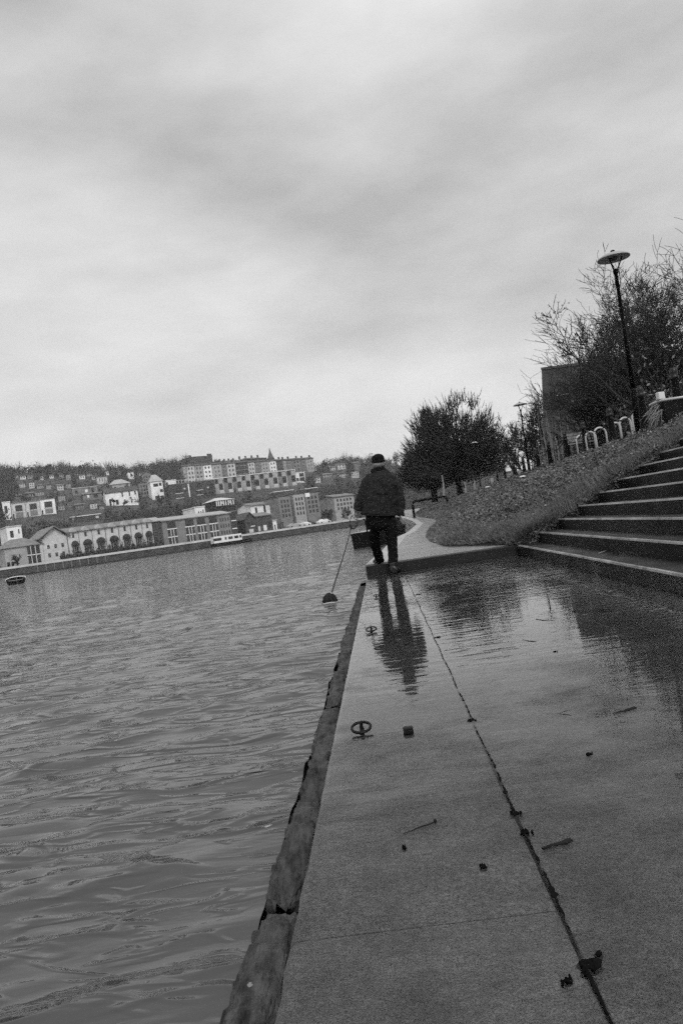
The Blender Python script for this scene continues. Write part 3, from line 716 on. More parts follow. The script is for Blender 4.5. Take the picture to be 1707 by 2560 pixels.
# ------------------------------------------------------------------ lamps
def lamp(base, h, dia, label, m='shade', stub=1.0):
    base = Vector(base); root = thing('street_lamp', label, 'street lamp', tuple(base), 'tall lamps with saucer shades along the bank')
    b = MB(); b.lathe(base - Vector((0, 0, .3)), [(.085, 0), (.085, .3 + stub * .93), (.075, .3 + stub * .97), (.05, .3 + stub)], 16); b.build('base_sleeve', 'ironpost', root, True)
    b = MB(); b.lathe(base, [(.052, stub - .02), (.044, h * .6), (.04, h - .56), (.055, h - .55), (.060, h - .47), (.05, h - .44)], 14); b.build('pole', 'ironpost', root, True)
    for k in range(3):
        t = R(100) + k * 2 * math.pi / 3; d = Vector((math.cos(t), math.sin(t), 0)); b = MB()
        b.tube([base + Vector((0, 0, h - .50)) + d * .03, base + Vector((0, 0, h - .42)) + d * .07, base + Vector((0, 0, h - .16)) + d * dia * .27], [.017, .017, .014], 7); b.build('bracket', 'ironpost', root)
    b = MB(); r = dia / 2
    b.lathe(base + Vector((0, 0, h - .20)), [(.02, .03), (r * .5, .028), (r * .93, .012), (r, 0), (r * 1.005, .018), (r * .88, .055), (r * .62, .105), (r * .3, .142), (.05, .155), (.03, .158)], 32); sh = b.build('lamp_shade', m, root, True)
    b = MB(); b.lathe(base + Vector((0, 0, h - .05)), [(.05, 0), (.05, .035), (.035, .05), (.001, .052)], 12); b.build('finial', 'ironpost', sh, True)
    b = MB(); b.lathe(base + Vector((0, 0, h - .245)), [(.001, 0), (.06, .01), (.09, .05), (.09, .072)], 14); b.build('lamp_glass', 'glass', root, True)
lamp(P(1598, 1078, 18.0), 4.22, .73, 'tallest nearest street lamp with grey saucer shade beside the bollards')
p2 = P(1324.5, 1188, 44); lamp(p2, 4.2, .73, 'second street lamp, halfway back, standing left of the dark building')
p3 = P(1205, 1245, 66); lamp(p3, P(1193, 1101, 66).z - p3.z, .70, 'farthest street lamp with a pale shade in front of the dense round tree', 'paleshade')
for px, py, Y, wpx, lab in ((1218.4, 1216.6, 50, 14, 'left low garden light with a pale flat cap on the crest of the bank'), (1305.5, 1190, 38, 17, 'right low garden light with a pale flat cap, left of the second lamp')):
    Yh = 14.0
    while Yh < 60:
        q = P(px, py + .13 * F / Yh, Yh); x0, x1 = lerp_poly(BB, Yh), crest(Yh)[0]; t_ = (q.x - x0) / (x1 - x0)
        if 0 < t_ <= 1 and q.z <= bank_pt(Yh, t_).z + .02: break
        Yh += .1
    t = P(px, py, Yh); g = Vector((t.x, t.y, t.z - .16)); rr = wpx / 2 * Yh / F
    root = thing('garden_light', lab, 'garden light', tuple(g), 'low capped lights on the bank'); b = MB()
    b.lathe(g - Vector((0, 0, .3)), [(.07, 0), (.07, .42)], 12); b.build('post', 'ironpost', root)
    b = MB(); b.lathe(g, [(rr * .9, .115), (rr, .125), (rr * .97, .145), (rr * .6, .168), (.001, .175)], 20); b.build('cap', 'paleshade', root, True)

# ------------------------------------------------------------------ bollards, chains, hoops, bench, planter
def bollard_mesh(b, base, h):
    base = Vector(base)
    b.lathe(base - Vector((0, 0, .3)), [(.125, 0), (.120, .34), (.108, .38), (.072, .3 + h * .74), (.070, .3 + h * .76)], 18)
proto = None; tops = []
BOL = [('black iron bollard behind the planter at the right edge', 5.95, 15.0, 1.82), ('black iron bollard right beside the tallest lamp', 5.98, 17.0, 1.80),
       ('black iron bollard between the pale cycle hoops, first left of the tallest lamp', *P(1535, 1117, 20.3)), ('black iron bollard left of the pair of pale hoops', *P(1467, 1135, 24.4)),
       ('black iron bollard just right of the park bench', *P(1419, 1149, 28.6)), ('black iron bollard left of the park bench', *P(1377, 1164, 31.8)),
       ('black iron bollard first right of the second lamp', *P(1347.4, 1176, 36.5)), ('black iron bollard hidden low behind the second lamp', *P(1312, 1188, 42.5)),
       ('black iron bollard right of the right garden light stem', *P(1287, 1197, 48)), ('black iron bollard between the two garden lights', *P(1265, 1206, 53)),
       ('black iron bollard right of the pale wooden post', *P(1246, 1213, 58))]
for i, (lab, x, y, z) in enumerate(BOL):
    h = 1.02
    if proto is None:
        root = thing('bollard', lab, 'bollard', (x, y, z), 'iron bollards along the crest of the bank'); proto = root
        b = MB(); bollard_mesh(b, (x, y, z), h); b.build('post', 'ironpost', root, True)
        b = MB(); b.lathe((x, y, z), [(.069, h * .76), (.084, h * .80), (.084, h * .835), (.062, h * .86), (.074, h * .90), (.068, h * .965), (.04, h * .995), (.001, h)], 18); b.build('knob', 'knob', root, True)
        b = MB()
        for k in range(17):
            t = math.pi * k / 8; b.v.append(None) if False else None
        b.tube([(x + .03 * math.cos(t) - .0, y - .09, z + h * .78 + .03 * math.sin(t)) for t in [math.pi * k / 6 for k in range(13)]], .008, 6); b.build('eye', 'iron', root)
    else:
        root = proto.copy(); COL.objects.link(root); root.location = (x, y, z); root['label'] = lab
        for ch in proto.children:
            c = ch.copy(); COL.objects.link(c); c.parent = root
    tops.append(Vector((x, y, z + h * .80)))
sl = ['chain from the planter bollard to the lamp bollard', 'chain hanging in front of the pale hoops, left of the tallest lamp', 'chain drooping behind the pair of pale hoops', 'chain drooping above the park bench',
      'chain drooping left of the park bench', 'chain between the two bollards right of the second lamp', 'chain beside the foot of the second lamp', 'chain left of the second lamp', 'chain between the garden lights, right half', 'chain right of the pale wooden post']
for i, (a, c) in enumerate(zip(tops, tops[1:])):
    b = MB(); sag = .30 if i else .12; pts = []
    for k in range(21):
        t = k / 20; p = a.lerp(c, t); p.z -= sag * 4 * t * (1 - t); pts.append(p)
    b.tube(pts, [.017 + .005 * (k % 2) for k in range(21)], 6)
    tag(b.build('chain', 'iron'), 'slack ' + sl[i], 'chain', 'slack chains between the bollards')
def hoop(px, pt, pb, Y, wpx, label, seed):
    a = P(px, pb, Y); t = P(px, pt, Y); rr = wpx / 2 * Y / F; h = t.z - a.z; b = MB(); pts = [Vector((a.x - rr, Y, a.z - .25))]
    ang = .25 + .1 * math.sin(seed)
    for k in range(17):
        q = math.pi - math.pi * k / 16; pts.append(Vector((a.x + rr * math.cos(q), Y, a.z + h - rr + rr * math.sin(q))))
    pts.append(Vector((a.x + rr, Y, a.z - .25)))
    pts = [Vector((a.x + (p.x - a.x), Y + (p.x - a.x) * ang, p.z)) for p in pts]
    b.tube(pts, .027, 10); tag(b.build('cycle_hoop', 'steel', None, True), label, 'cycle hoop', 'pale cycle hoops behind the bollards')
hoop(1567, 1043, 1094, 21.6, 31, 'pale cycle hoop nearest the tallest lamp, seen through a slack chain', 1)
hoop(1592, 1030, 1090, 20.4, 14, 'pale cycle hoop half hidden behind the tallest lamp', 2)
hoop(1504, 1068, 1117, 22.4, 31, 'taller of the two pale cycle hoops standing between the bollards', 3)
hoop(1481, 1079, 1130, 23.8, 26, 'lower of the two pale cycle hoops standing between the bollards', 4)
hoop(1456, 1088, 1138, 25.6, 22, 'farthest pale cycle hoop, beside the park bench', 5)
hoop(1543, 1056, 1100, 21.9, 24, 'grey cycle hoop half hidden right behind the bollard', 6)

p = P(1434, 1140, 28.8); root = thing('park_bench', 'pale slatted park bench between two bollards', 'bench', (p.x + .3, p.y, p.z)); B0 = Vector((p.x + .3, p.y, p.z))
b = MB()
for k in range(4): b.box(B0 + Vector((0, -.18 + k * .11, .44)), (1.1, .09, .035))
b.build('seat', 'palebark', root); b = MB()
for k in range(3): b.box(B0 + Vector((0, .26 + k * .02, .58 + k * .12)), (1.1, .03, .09))
b.build('backrest', 'palebark', root)
for s in (-.48, .48):
    b = MB(); b.box(B0 + Vector((s, -.15, .1)), (.06, .06, .66)); b.build('leg', 'ironpost', root)
    b = MB(); b.tube([B0 + Vector((s, .2, -.2)), B0 + Vector((s, .22, .45)), B0 + Vector((s, .31, .9))], .03, 6); b.build('leg', 'ironpost', root)

p = P(1641, 1002, 14.4); tz = p.z
root = thing('planter', 'black planter tub with a pale rim at the right edge beside the bollards', 'planter', (p.x + .45, 14.6, 1.78)); B0 = Vector((p.x + .45, 14.6, 1.78)); h = tz - 1.78
b = MB(); b.loft([[B0 + Vector((x * k, y * k, z)) for x, y in ((-.38, -.3), (.38, -.3), (.42, -.26), (.42, .26), (.38, .3), (-.38, .3), (-.42, .26), (-.42, -.26))] for z, k in ((-.1, .86), (0, .88), (h - .04, 1.0), (h - .03, .9), (h - .12, .88))]); b.build('tub', 'iron', root)
b = MB(); rim = [B0 + Vector((x, y, h - .015)) for x, y in ((-.41, -.29), (0, -.31), (.41, -.29), (.43, 0), (.41, .29), (0, .31), (-.41, .29), (-.43, 0), (-.41, -.29))]
b.tube(rim, .025, 8); b.build('rim', 'steel', root, True)
b = MB(); b.ell(B0 + Vector((0, 0, h - .1)), .36, .25, .05, 12, 6, .1); b.build('soil', 'soil', root)
sg = []
for i in range(60):
    a = B0 + Vector((-.42 + rng.gauss(0, .05), -.1 + rng.gauss(0, .12), h * rng.uniform(.3, 1))); q = a + Vector((-rng.uniform(.05, .25), rng.gauss(0, .1), -rng.uniform(.05, .3))); sg.append((*a, *q, .006, .003))
segs_mesh('trailing_stems', sg, 'palebark', root)
c = P(1648.5, 992, 14.38); b = MB(); b.box((c.x, 14.36, tz + .075), (.125, .10, .135), (Vector((.97, .26, 0)), Vector((-.26, .97, 0)), Vector((0, 0, 1))), .008)
tag(b.build('takeaway_box', 'card'), 'white card box left standing on the rim of the planter', 'box')

# pipe barrier at the far end of the path
a, c = P(1035, 1290, 52), P(1121, 1262, 54); ta = P(1030, 1254, 52); tc_ = P(1116, 1240, 54)
root = thing('pipe_barrier', 'dark bent pipe barrier between the path and the bank, right of the man', 'barrier', tuple(a)); b = MB()
b.tube([a - Vector((0, 0, .4)), ta - Vector((0, 0, .25)), ta + Vector((.05, 0, -.08)), ta + Vector((.22, 0, 0))], .085, 8); b.build('post', 'ironpost', root, True)
b = MB(); b.tube([ta + Vector((.22, 0, 0)), tc_ + Vector((-.22, 0, 0))], .085, 8); b.build('rail', 'ironpost', root, True)
b = MB(); b.tube([tc_ + Vector((-.22, 0, 0)), tc_ + Vector((-.05, 0, -.08)), tc_ + Vector((0, 0, -.25)), c - Vector((0, 0, .4))], .085, 8); b.build('post', 'ironpost', root, True)
p = P(1232, 1222, 55); q = P(1227, 1196, 55); b = MB(); b.box((p.x, p.y, (p.z + q.z) / 2 - .2), (.2, .12, q.z - p.z + .4), bev=.015)
tag(b.build('wooden_post', 'palebark'), 'pale wooden post on the crest right of the left garden light', 'post')

# ------------------------------------------------------------------ boats
def narrowboat(pts, wid, free, cab_h, cab0, cab1, hullm, cabm, label, nwin, win_m='glass', deckm='deck'):
    """pts: centre line from stern to bow"""
    pts = [Vector(p) for p in pts]; n = 28; L_ = []; tot = sum((q - p).length for p, q in zip(pts, pts[1:]))
    def at(t):
        d = t * tot
        for p, q in zip(pts, pts[1:]):
            l = (q - p).length
            if d <= l + 1e-6: return p.lerp(q, d / l), (q - p).normalized()
            d -= l
        return pts[-1], (pts[-1] - pts[-2]).normalized()
    root = thing('narrowboat', label, 'boat', tuple(pts[0])); rings = []; top = []
    for i in range(n + 1):
        t = i / n; p, d = at(t); s = Vector((-d.y, d.x, 0)); k = 1.0
        if t > .84: k = max(.04, 1 - ((t - .84) / .16) ** 2)
        if t < .05: k = .82 + .18 * (t / .05)
        sh = .12 * max(0, (t - .7) / .3) ** 2; z = WZ + free + sh
        rings.append([p + s * (wid / 2 * k * a) + Vector((0, 0, zz)) for a, zz in ((-.9, -.3 - p.z + WZ), (-1, z - p.z), (-1.03, z - p.z), (-1.03, z + .05 - p.z), (-.93, z + .05 - p.z), (.93, z + .05 - p.z), (1.03, z + .05 - p.z), (1.03, z - p.z), (1, z - p.z), (.9, -.3 - p.z + WZ))])
    b = MB(); b.loft(rings); b.build('hull', hullm, root)
    b = MB(); rings = []
    for i in range(13):
        t = cab0 + (cab1 - cab0) * i / 12; p, d = at(t); s = Vector((-d.y, d.x, 0)); z = WZ + free + .05
        rings.append([Vector((p.x, p.y, 0)) + s * (wid / 2 * a) + Vector((0, 0, z + zz)) for a, zz in ((-.80, -.02), (-.74, cab_h), (-.4, cab_h + .06), (.4, cab_h + .06), (.74, cab_h), (.80, -.02))])
    b.loft(rings); cb = b.build('cabin', cabm, root)
    for k, (t, ww) in enumerate(nwin):
        tt = cab0 + (cab1 - cab0) * t; p, d = at(tt); s = Vector((-d.y, d.x, 0)); sgn = 1 if s.y < 0 else -1
        if abs(s.y) < .3: sgn = 1 if s.x < 0 else -1
        for sg_ in (sgn,):
            c = Vector((p.x, p.y, WZ + free + .05 + cab_h * .56)) + s * sg_ * (wid / 2 * .775)
            b = MB(); b.box(c, (ww, .05, cab_h * .42), (d, s, Vector((0, 0, 1)))); b.build('window', win_m, cb)
    b = MB(); p, d = at(.03); b.tube([p + Vector((0, 0, WZ + free - p.z)), p + Vector((0, 0, WZ + free + .45 - p.z)) - d * .1, p - d * .5 + Vector((0, 0, WZ + free + .5 - p.z))], .03, 6); b.build('tiller', 'ironpost', root)
    p, d = at(1.0); b = MB(); b.tube([p + Vector((0, 0, WZ - .2 - p.z)), p + Vector((0, 0, WZ + free + .3 - p.z))], .06, 6); b.build('stem_post', hullm, root)
narrowboat([(-.52, 26.2, 0), (-.05, 31, 0), (.55, 37, 0), (.75, 42, 0)], 1.25, .46, .34, .30, .86, 'hull', 'hull', 'dark low narrowboat moored along the path, partly hidden by the man', [(.2, .5), (.5, .5), (.8, .5)])
# flat pale stern deck of that boat
b = MB(); b.add([(-1.06, 26.5, WZ + .53), (.04, 26.4, WZ + .53), (.40, 31.0, WZ + .53), (-.55, 31.2, WZ + .53)], [(0, 1, 2, 3)])
d_ = b.build('stern_deck', 'deck', bpy.data.objects['narrowboat'])
# ------------------------------------------------------------------ bare trees
def tree_segs(rr, base, h, spread, lean=(0, 0), r0=.12, levels=5, kids=(5, 4, 4, 4, 3), up=.35, fork=.22, minr=.008, wig=.22, ratio=.62):
    segs = [[] for _ in range(levels)]
    base = Vector(base); stack = [(base - Vector((0, 0, .4)), Vector((lean[0], lean[1], 1)).normalized(), h * .62, r0, 0)]
    while stack:
        p, d, ln, r, lv = stack.pop(); ns = 5 if lv < 2 else 3; pts = [p]
        for i in range(ns):
            d = (d + Vector((rr.gauss(0, wig), rr.gauss(0, wig), rr.gauss(0, wig * .6) + up * .12))).normalized()
            q = p + d * (ln / ns); ra = r * (1 - .55 * i / ns); rb = r * (1 - .55 * (i + 1) / ns)
            segs[lv].append((*p, *q, max(ra, minr), max(rb, minr * .8))); p = q; pts.append((q, d.copy(), rb))
        if lv + 1 < levels:
            k = kids[lv] + rr.choice((-1, 0, 0, 1))
            for j in range(max(2, k)):
                t = rr.uniform(fork if lv == 0 else .15, 1.0); i = min(ns, max(1, int(t * ns + .5))); q, dd, rb = pts[i]
                az = rr.uniform(0, 6.283); s = Vector((math.cos(az), math.sin(az), 0)); s = (s - dd * s.dot(dd)).normalized()
                an = rr.uniform(.5, 1.05) * spread; nd = (dd * math.cos(an) + s * math.sin(an) + Vector((0, 0, up * .5))).normalized()
                stack.append((q, nd, ln * rr.uniform(ratio - .12, ratio + .10), rb * rr.uniform(.5, .75), lv + 1))
    return segs
def bare_tree(base, h, label, seed, name='bare_tree', group='bare trees behind the bollards', buds=0, m='twig', **kw):
    rr = random.Random(seed); S = tree_segs(rr, base, h, kw.pop('spread', 1.0), **kw)
    root = thing(name, label, 'tree', tuple(base), group)
    segs_mesh('trunk', S[0], 'bark', root)
    allc = [s for l in S[1:] for s in l]
    cr = segs_mesh('crown', allc, m, root)
    if buds:
        tips = np.array([s[3:6] for s in S[-1]]); tips = np.repeat(tips, buds, 0) + nrg.normal(size=(len(tips) * buds, 3)) * .05
        leaves_mesh('buds', tips, .035, m, cr)
    return root
def top_h(px, py, Y, z0): return P(px, py, Y).z - z0
def tz(x, y): return crest(y)[1] + .05
TH = {0: .82}
TR = [  # foot px x, distance, top px (x, y), label, kw
    (1668, 26, 1650, 575, 'tall bare budding tree at the right edge, its crown reaching above the nearest lamp', dict(levels=6, kids=(6, 4, 4, 3, 3, 3), buds=2, minr=.011, r0=.16, spread=.9)),
    (1640, 30, 1590, 690, 'bare tree directly behind the pole of the nearest lamp', dict(levels=6, kids=(6, 5, 4, 4, 3, 2), minr=.009, r0=.15, spread=1.0)),
    (1690, 34, 1690, 620, 'bare tree at the extreme right, behind the budding tree', dict(levels=6, kids=(6, 5, 4, 4, 3, 2), minr=.010, r0=.16, spread=1.0)),
    (1580, 36, 1530, 735, 'wide bare tree rising over the dark building, left of the nearest lamp', dict(levels=6, kids=(7, 5, 4, 4, 3, 2), minr=.010, r0=.16, spread=1.0)),
    (1530, 39, 1465, 800, 'bare tree whose twigs top the middle of the dark building', dict(levels=5, kids=(7, 6, 5, 4, 3), minr=.010, r0=.14, spread=1.0)),
    (1470, 41, 1420, 860, 'twiggy low tree in front of the dark building', dict(levels=5, kids=(6, 5, 4, 4, 3), minr=.010, r0=.13, spread=1.05)),
    (1705, 29, 1640, 760, 'bare tree low behind the planter, right of the nearest lamp', dict(levels=6, kids=(7, 5, 5, 4, 3, 2), minr=.009, r0=.14, spread=1.0)),
    (1615, 33, 1560, 800, 'dense bare tree left of the nearest lamp pole, behind the cycle hoops', dict(levels=6, kids=(7, 6, 5, 4, 3, 2), minr=.009, r0=.14, spread=1.05)),
    (1560, 31, 1510, 880, 'low spreading bare tree behind the pair of cycle hoops', dict(levels=6, kids=(7, 6, 5, 4, 3, 2), minr=.009, r0=.12, spread=1.1)),
    (1430, 62, 1350, 870, 'upswept bare tree behind the left corner of the dark building', dict(levels=5, kids=(9, 6, 5, 4, 3), minr=.02, r0=.16, spread=.8, up=.7)),
    (1395, 70, 1305, 1010, 'pale thin tree just right of the second lamp', dict(levels=5, kids=(8, 6, 5, 4, 3), minr=.022, r0=.14, spread=.8, up=.6)),
    (1330, 76, 1275, 1065, 'bushy bare tree just left of the second lamp', dict(levels=5, kids=(9, 6, 5, 4, 3), minr=.024, r0=.14, spread=.8, up=.6)),
    (1296, 80, 1240, 1045, 'thin bare tree right of the dense round tree', dict(levels=5, kids=(8, 6, 5, 4, 3), minr=.024, r0=.14, spread=.8, up=.6)),
]
for i, (px, Y, tx, ty, lab, kw) in enumerate(TR):
    q = P(px, 1150, Y); z = tz(q.x, Y); t = P(tx, ty, Y); bx = Vector((q.x, Y, z))
    bare_tree(bx, (t.z - z) * TH.get(i, 1.0), lab, 40 + i, lean=((t.x - q.x) / (t.z - z) * .8, 0), **kw)
# undergrowth in front of the building
G = []; C = []
for i in range(21000):
    Y = 23 + rng.random() * 26; px = 1335 + rng.random() * 375; q = P(px, 1100, Y); z = tz(0, Y)
    hh = max(.3, min(3.4, rng.gauss(1.3, .8)) * (1 if px > 1460 else .5)); a = Vector((q.x + rng.gauss(0, .2), Y, z + hh * rng.uniform(0, .8)))
    if q.x < crest(Y)[0] + 2.2: continue
    d = Vector((rng.gauss(0, .35), rng.gauss(0, .35), rng.uniform(.3, 1))); e = a + d * rng.uniform(.3, .9)
    G.append((*a, *e, .014, .005)); C.append(tuple(e))
kind(segs_mesh('undergrowth', G, 'twig'), 'stuff')
kind(leaves_mesh('undergrowth', np.array(C[::1]), .07, 'dryleaf'), 'stuff')
G = []
for i in range(46):
    Y = rng.uniform(33, 44); px = rng.uniform(1338, 1500) if i % 3 else rng.uniform(1338, 1400); q = P(px, 1100, Y); z = tz(0, Y); h = rng.uniform(.9, 2.6); k = rng.gauss(0, .06)
    G.append((q.x, Y, z - .1, q.x + k * h, Y, z + h, .017, .009))
kind(segs_mesh('reeds', G, 'palebark'), 'stuff')
# saplings with pale trunks
for i, (px, py, Y, tx, ty, lab) in enumerate([(1108, 1232, 60, 1104, 1188, 'pale thin sapling trunk beneath the round tree'), (1187, 1227, 60, 1179, 1186, 'taller pale sapling trunk under the right of the round tree'),
        (1163, 1235, 60, 1160, 1205, 'short pale sapling trunk beneath the round tree, middle of the row'), (1370, 1160, 33, 1358, 1092, 'pale sapling trunk beside the bollard left of the bench'), (1396, 1152, 32, 1386, 1090, 'pale sapling trunk just left of the park bench')]):
    a, t = P(px, py, Y), P(tx, ty, Y); root = thing('sapling', lab, 'sapling', tuple(a), 'pale saplings along the bank'); b = MB()
    m_ = a.lerp(t, .5) + Vector((.05, 0, 0)); rr = .05 * Y / 33; b.tube([a - Vector((0, 0, .4)), m_, t], [rr, rr * .8, rr * .6], 7); b.build('trunk', 'palebark', root)
    s = tree_segs(random.Random(i + 5), t - Vector((0, 0, .3)), (t.z - a.z) * .8, .7, levels=4, kids=(6, 5, 4, 3), r0=rr * .6, minr=.008 * Y / 33)
    segs_mesh('crown', [q for l in s for q in l], 'twig', root)

# the dense round tree
def dense_tree(base, rx, rz, label, seed, n=9000, lo=-.08):
    rr = random.Random(seed); base = Vector(base); root = thing('round_tree', label, 'tree', tuple(base)); T, C = [], []
    top = base + Vector((0, 0, rz * .42)); T.append((*(base - Vector((0, 0, .5))), *top, .34, .26))
    cen = base + Vector((0, 0, rz * .22))
    scaf = []
    for i in range(80):
        az = rr.uniform(0, 6.283); e = math.asin(rr.uniform(lo, 1)); d = Vector((math.cos(az) * math.cos(e), math.sin(az) * math.cos(e), math.sin(e)))
        a = base.lerp(top, rr.uniform(.45, .9)); L_ = 1 / math.sqrt((d.x * d.x + d.y * d.y) / rx ** 2 + d.z ** 2 / (rz * .72) ** 2) * rr.uniform(.72, .95); p = a
        for k in range(4):
            q = a + d * L_ * (k + 1) / 4 + Vector((rr.gauss(0, .12), rr.gauss(0, .12), rr.gauss(0, .1) + .10 * k)); T.append((*p, *q, .11 * (1 - k * .22), .11 * (1 - (k + 1) * .22))); p = q; scaf += [(q, d)] * (k + 1)
    TW = []
    for i in range(n):
        q, d = rr.choice(scaf); d = (d + Vector((rr.gauss(0, .4), rr.gauss(0, .4), rr.gauss(.3, .35)))).normalized(); p = q + Vector((rr.gauss(0, .35), rr.gauss(0, .35), rr.gauss(0, .35)))
        for k in range(3):
            d = (d + Vector((rr.gauss(0, .15), rr.gauss(0, .15), rr.gauss(.14, .12)))).normalized(); e = p + d * rr.uniform(.2, .36)
            TW.append((*p, *e, .032 - .007 * k, .025 - .007 * k)); p = e
            if k < 2: C.append(tuple(e))
    segs_mesh('trunk', T, 'bark', root); cr = segs_mesh('crown', TW, 'twig', root)
    leaves_mesh('foliage', np.array(C), .075, 'evergreen', cr)
p = P(1130, 1247, 68); t = P(1190, 1008, 68)
dense_tree((P(1150, 1240, 68).x, 68, p.z), 4.2, (t.z - p.z) * 1.0, 'dense dark round tree with spiky upswept twigs, standing at the far end of the bank', 3)
p = P(1082, 1240, 72); dense_tree((p.x + .1, 72, p.z - .1), 2.7, 4.2, 'smaller dense dark tree merging into the left side of the round tree', 9, 4200, .08)

# ------------------------------------------------------------------ dark building behind the trees
a = P(1355, 1068, 52); tl = P(1353, 925, 52); z0 = 1.9
root = thing('clad_building', 'big dark flat roofed building with a sloping end wall, screened by bare trees', 'building', (a.x + 6, 53, z0))
slope = (tl.x - a.x) / (tl.z - a.z); zt = tl.z; xb = a.x - (a.z - z0) * slope; W_ = 22
b = MB(); fr = [(xb, 52), (xb + W_, 52 + 3), (xb + W_ + 4, 66), (xb * 64 / 52 + 1.5, 64)]
b.loft([[Vector((x + (slope * (zt - z0) * k if i in (0, 3) else 0), y, z0 - 1 + (zt - z0 + 1) * k)) for i, (x, y) in enumerate(fr)] for k in (0, 1)]); b.build('wall', 'build', root)
b = MB(); xt = xb + slope * (zt - z0); b.loft([[Vector((x + slope * (zt - z0) * (1 if i in (0, 3) else 0) + (-.05 if i in (0, 3) else .05), y + (-.05 if i < 2 else .05), z)) for i, (x, y) in enumerate(fr)] for z in (zt + .003, zt + .16)]); b.build('roof', 'roof_dark', root)
for px, py in ((1397, 973), (1440, 985), (1490, 985)):
    q = P(px, py, 52); yy = 52 + (q.x - xb) / W_ * 3 - .04; b = MB(); b.box((q.x, yy, q.z), (1.3, .1, .7)); wn = b.build('window', 'glass', root)
    b = MB(); b.box((q.x, yy - .03, q.z - .38), (1.4, .14, .06)); b.build('sill', 'frame', wn)
q = P(1181, 1023, 60); b = MB(); b.ell(q, .05, .12, .05, 8, 6)
root = thing('bird', 'small dark bird flying just left of the second lamp', 'bird', tuple(q)); b.build('body', 'iron', root, True)
for s in (-1, 1):
    b = MB(); b.loft([[q + Vector((s * x, y, z)) for x, y, z in ((.03, -.05, .0), (.03, .06, .0), (.03, .05, .015))], [q + Vector((s * x, y, z)) for x, y, z in ((.17, -.02, .09), (.17, .05, .09), (.17, .04, .1))], [q + Vector((s * x, y, z)) for x, y, z in ((.30, .03, .05), (.30, .05, .05), (.30, .045, .053))]]); b.build('wing', 'iron', root)

# ------------------------------------------------------------------ far bank: hillside, quay wall, houses
QA = [(-1.2, 117), (-.62, 153), (-.486, 165), (-.374, 176), (-.262, 189), (-.19, 199), (-.118, 209), (-.04, 224), (.0, 250), (.08, 310), (.3, 420), (1.2, 500)]
def Yq(az):
    for (a0, y0), (a1, y1) in zip(QA, QA[1:]):
        if az <= a1: return y0 + (y1 - y0) * max(0, (az - a0)) / (a1 - a0)
    return 600
SKY = [(-400, 1215), (0, 1184), (130, 1180), (250, 1178), (330, 1182), (440, 1166), (540, 1163), (600, 1168), (720, 1172), (800, 1176), (830, 1166), (880, 1158), (940, 1160), (1000, 1168), (1060, 1178), (1150, 1190), (1400, 1165), (1900, 1090)]
SKA = []
for px, py in SKY:
    d = ray(px, py); SKA.append((d.x / d.y, d.z / d.y))
def sky_el(az):
    for (a0, e0), (a1, e1) in zip(SKA, SKA[1:]):
        if az <= a1: return e0 + (e1 - e0) * max(0, (az - a0)) / (a1 - a0)
    return SKA[-1][1]
FLAT, HILL = 26.0, 235.0
QZ = 1.9
def gz(az, Y):
    d = Y - Yq(az)
    if d < FLAT: return QZ
    k = min(1, (d - FLAT) / (HILL - FLAT)); Yt = Yq(az) + HILL; zt = EYE.z + sky_el(az) * Yt
    z = QZ + (zt - QZ) * k ** .95
    if d > HILL: z = zt + (d - HILL) * .01
    return z
na, nd = 190, 60; V = []
for i in range(na):
    az = -1.1 + 2.0 * i / (na - 1)
    for j in range(nd):
        d = 0.6 + (j / (nd - 1)) ** 1.2 * 420; Y = Yq(az) + d; V.append((az * Y, Y, gz(az, Y) + (.25 * hsh(az * 40, Y * .2) if d > FLAT + 2 else 0)))
kind(np_mesh('hillside', np.array(V), grid_faces(na, nd), 'hill', None, True), 'structure')
def hit(px, py):
    d = ray(px, py); az = d.x / d.y; el = d.z / d.y; Y = Yq(az) + FLAT
    while Y < Yq(az) + HILL + 60:
        if EYE.z + el * Y <= gz(az, Y): break
        Y += 1.0
    return Y
# quay wall
def quay_run(label, azs, top=QZ + .05, thick=1.6):
    c = azs[len(azs) // 2]; root = thing('quay_wall', label, 'quay wall', (c * Yq(c), Yq(c), 0)); b, cp, lg = [], [], []
    R1, R2, R3 = [], [], []
    for az in azs:
        Y = Yq(az); x = az * Y
        e = Vector((az * (Y + thick) - x, thick, 0))
        R1.append([Vector((x, Y, WZ - 1)), Vector((x, Y, top - .3)), Vector((x, Y, top - .3)) + e, Vector((x, Y, WZ - 1)) + e])
        R2.append([Vector((x, Y - .18, top - .297)), Vector((x, Y - .18, top + .2)), Vector((x, Y, top + .2)) + e, Vector((x, Y, top - .297)) + e])
        R3.append([Vector((x, Y - .5, WZ - .5)), Vector((x, Y - .5, WZ + .28)), Vector((x, Y - .004, WZ + .3)), Vector((x, Y - .004, WZ - .5))])
    m1 = MB(); m1.loft(R1); m1.build('wall', 'quay', root); m2 = MB(); m2.loft(R2); m2.build('coping', 'w_pale', root)
    m3 = MB(); m3.loft(R3); m3.build('ledge', 'w_black', root)
    return root
def arange(a, c, n): return [a + (c - a) * i / (n - 1) for i in range(n)]
qw = quay_run('old quay wall with a pale coping below the canopied terrace across the river', arange(-1.1, -.212, 60))
for i in range(9):
    az = -.455 + i * .0115; Y = Yq(az) - .1; b = MB(); b.box((az * Y, Y, .65), (.16, .16, 1.9)); b.build('ladder_post', 'w_mid', qw)
quay_run('darker quay wall across the river, right of the white narrowboat', arange(-.211, .4, 50))

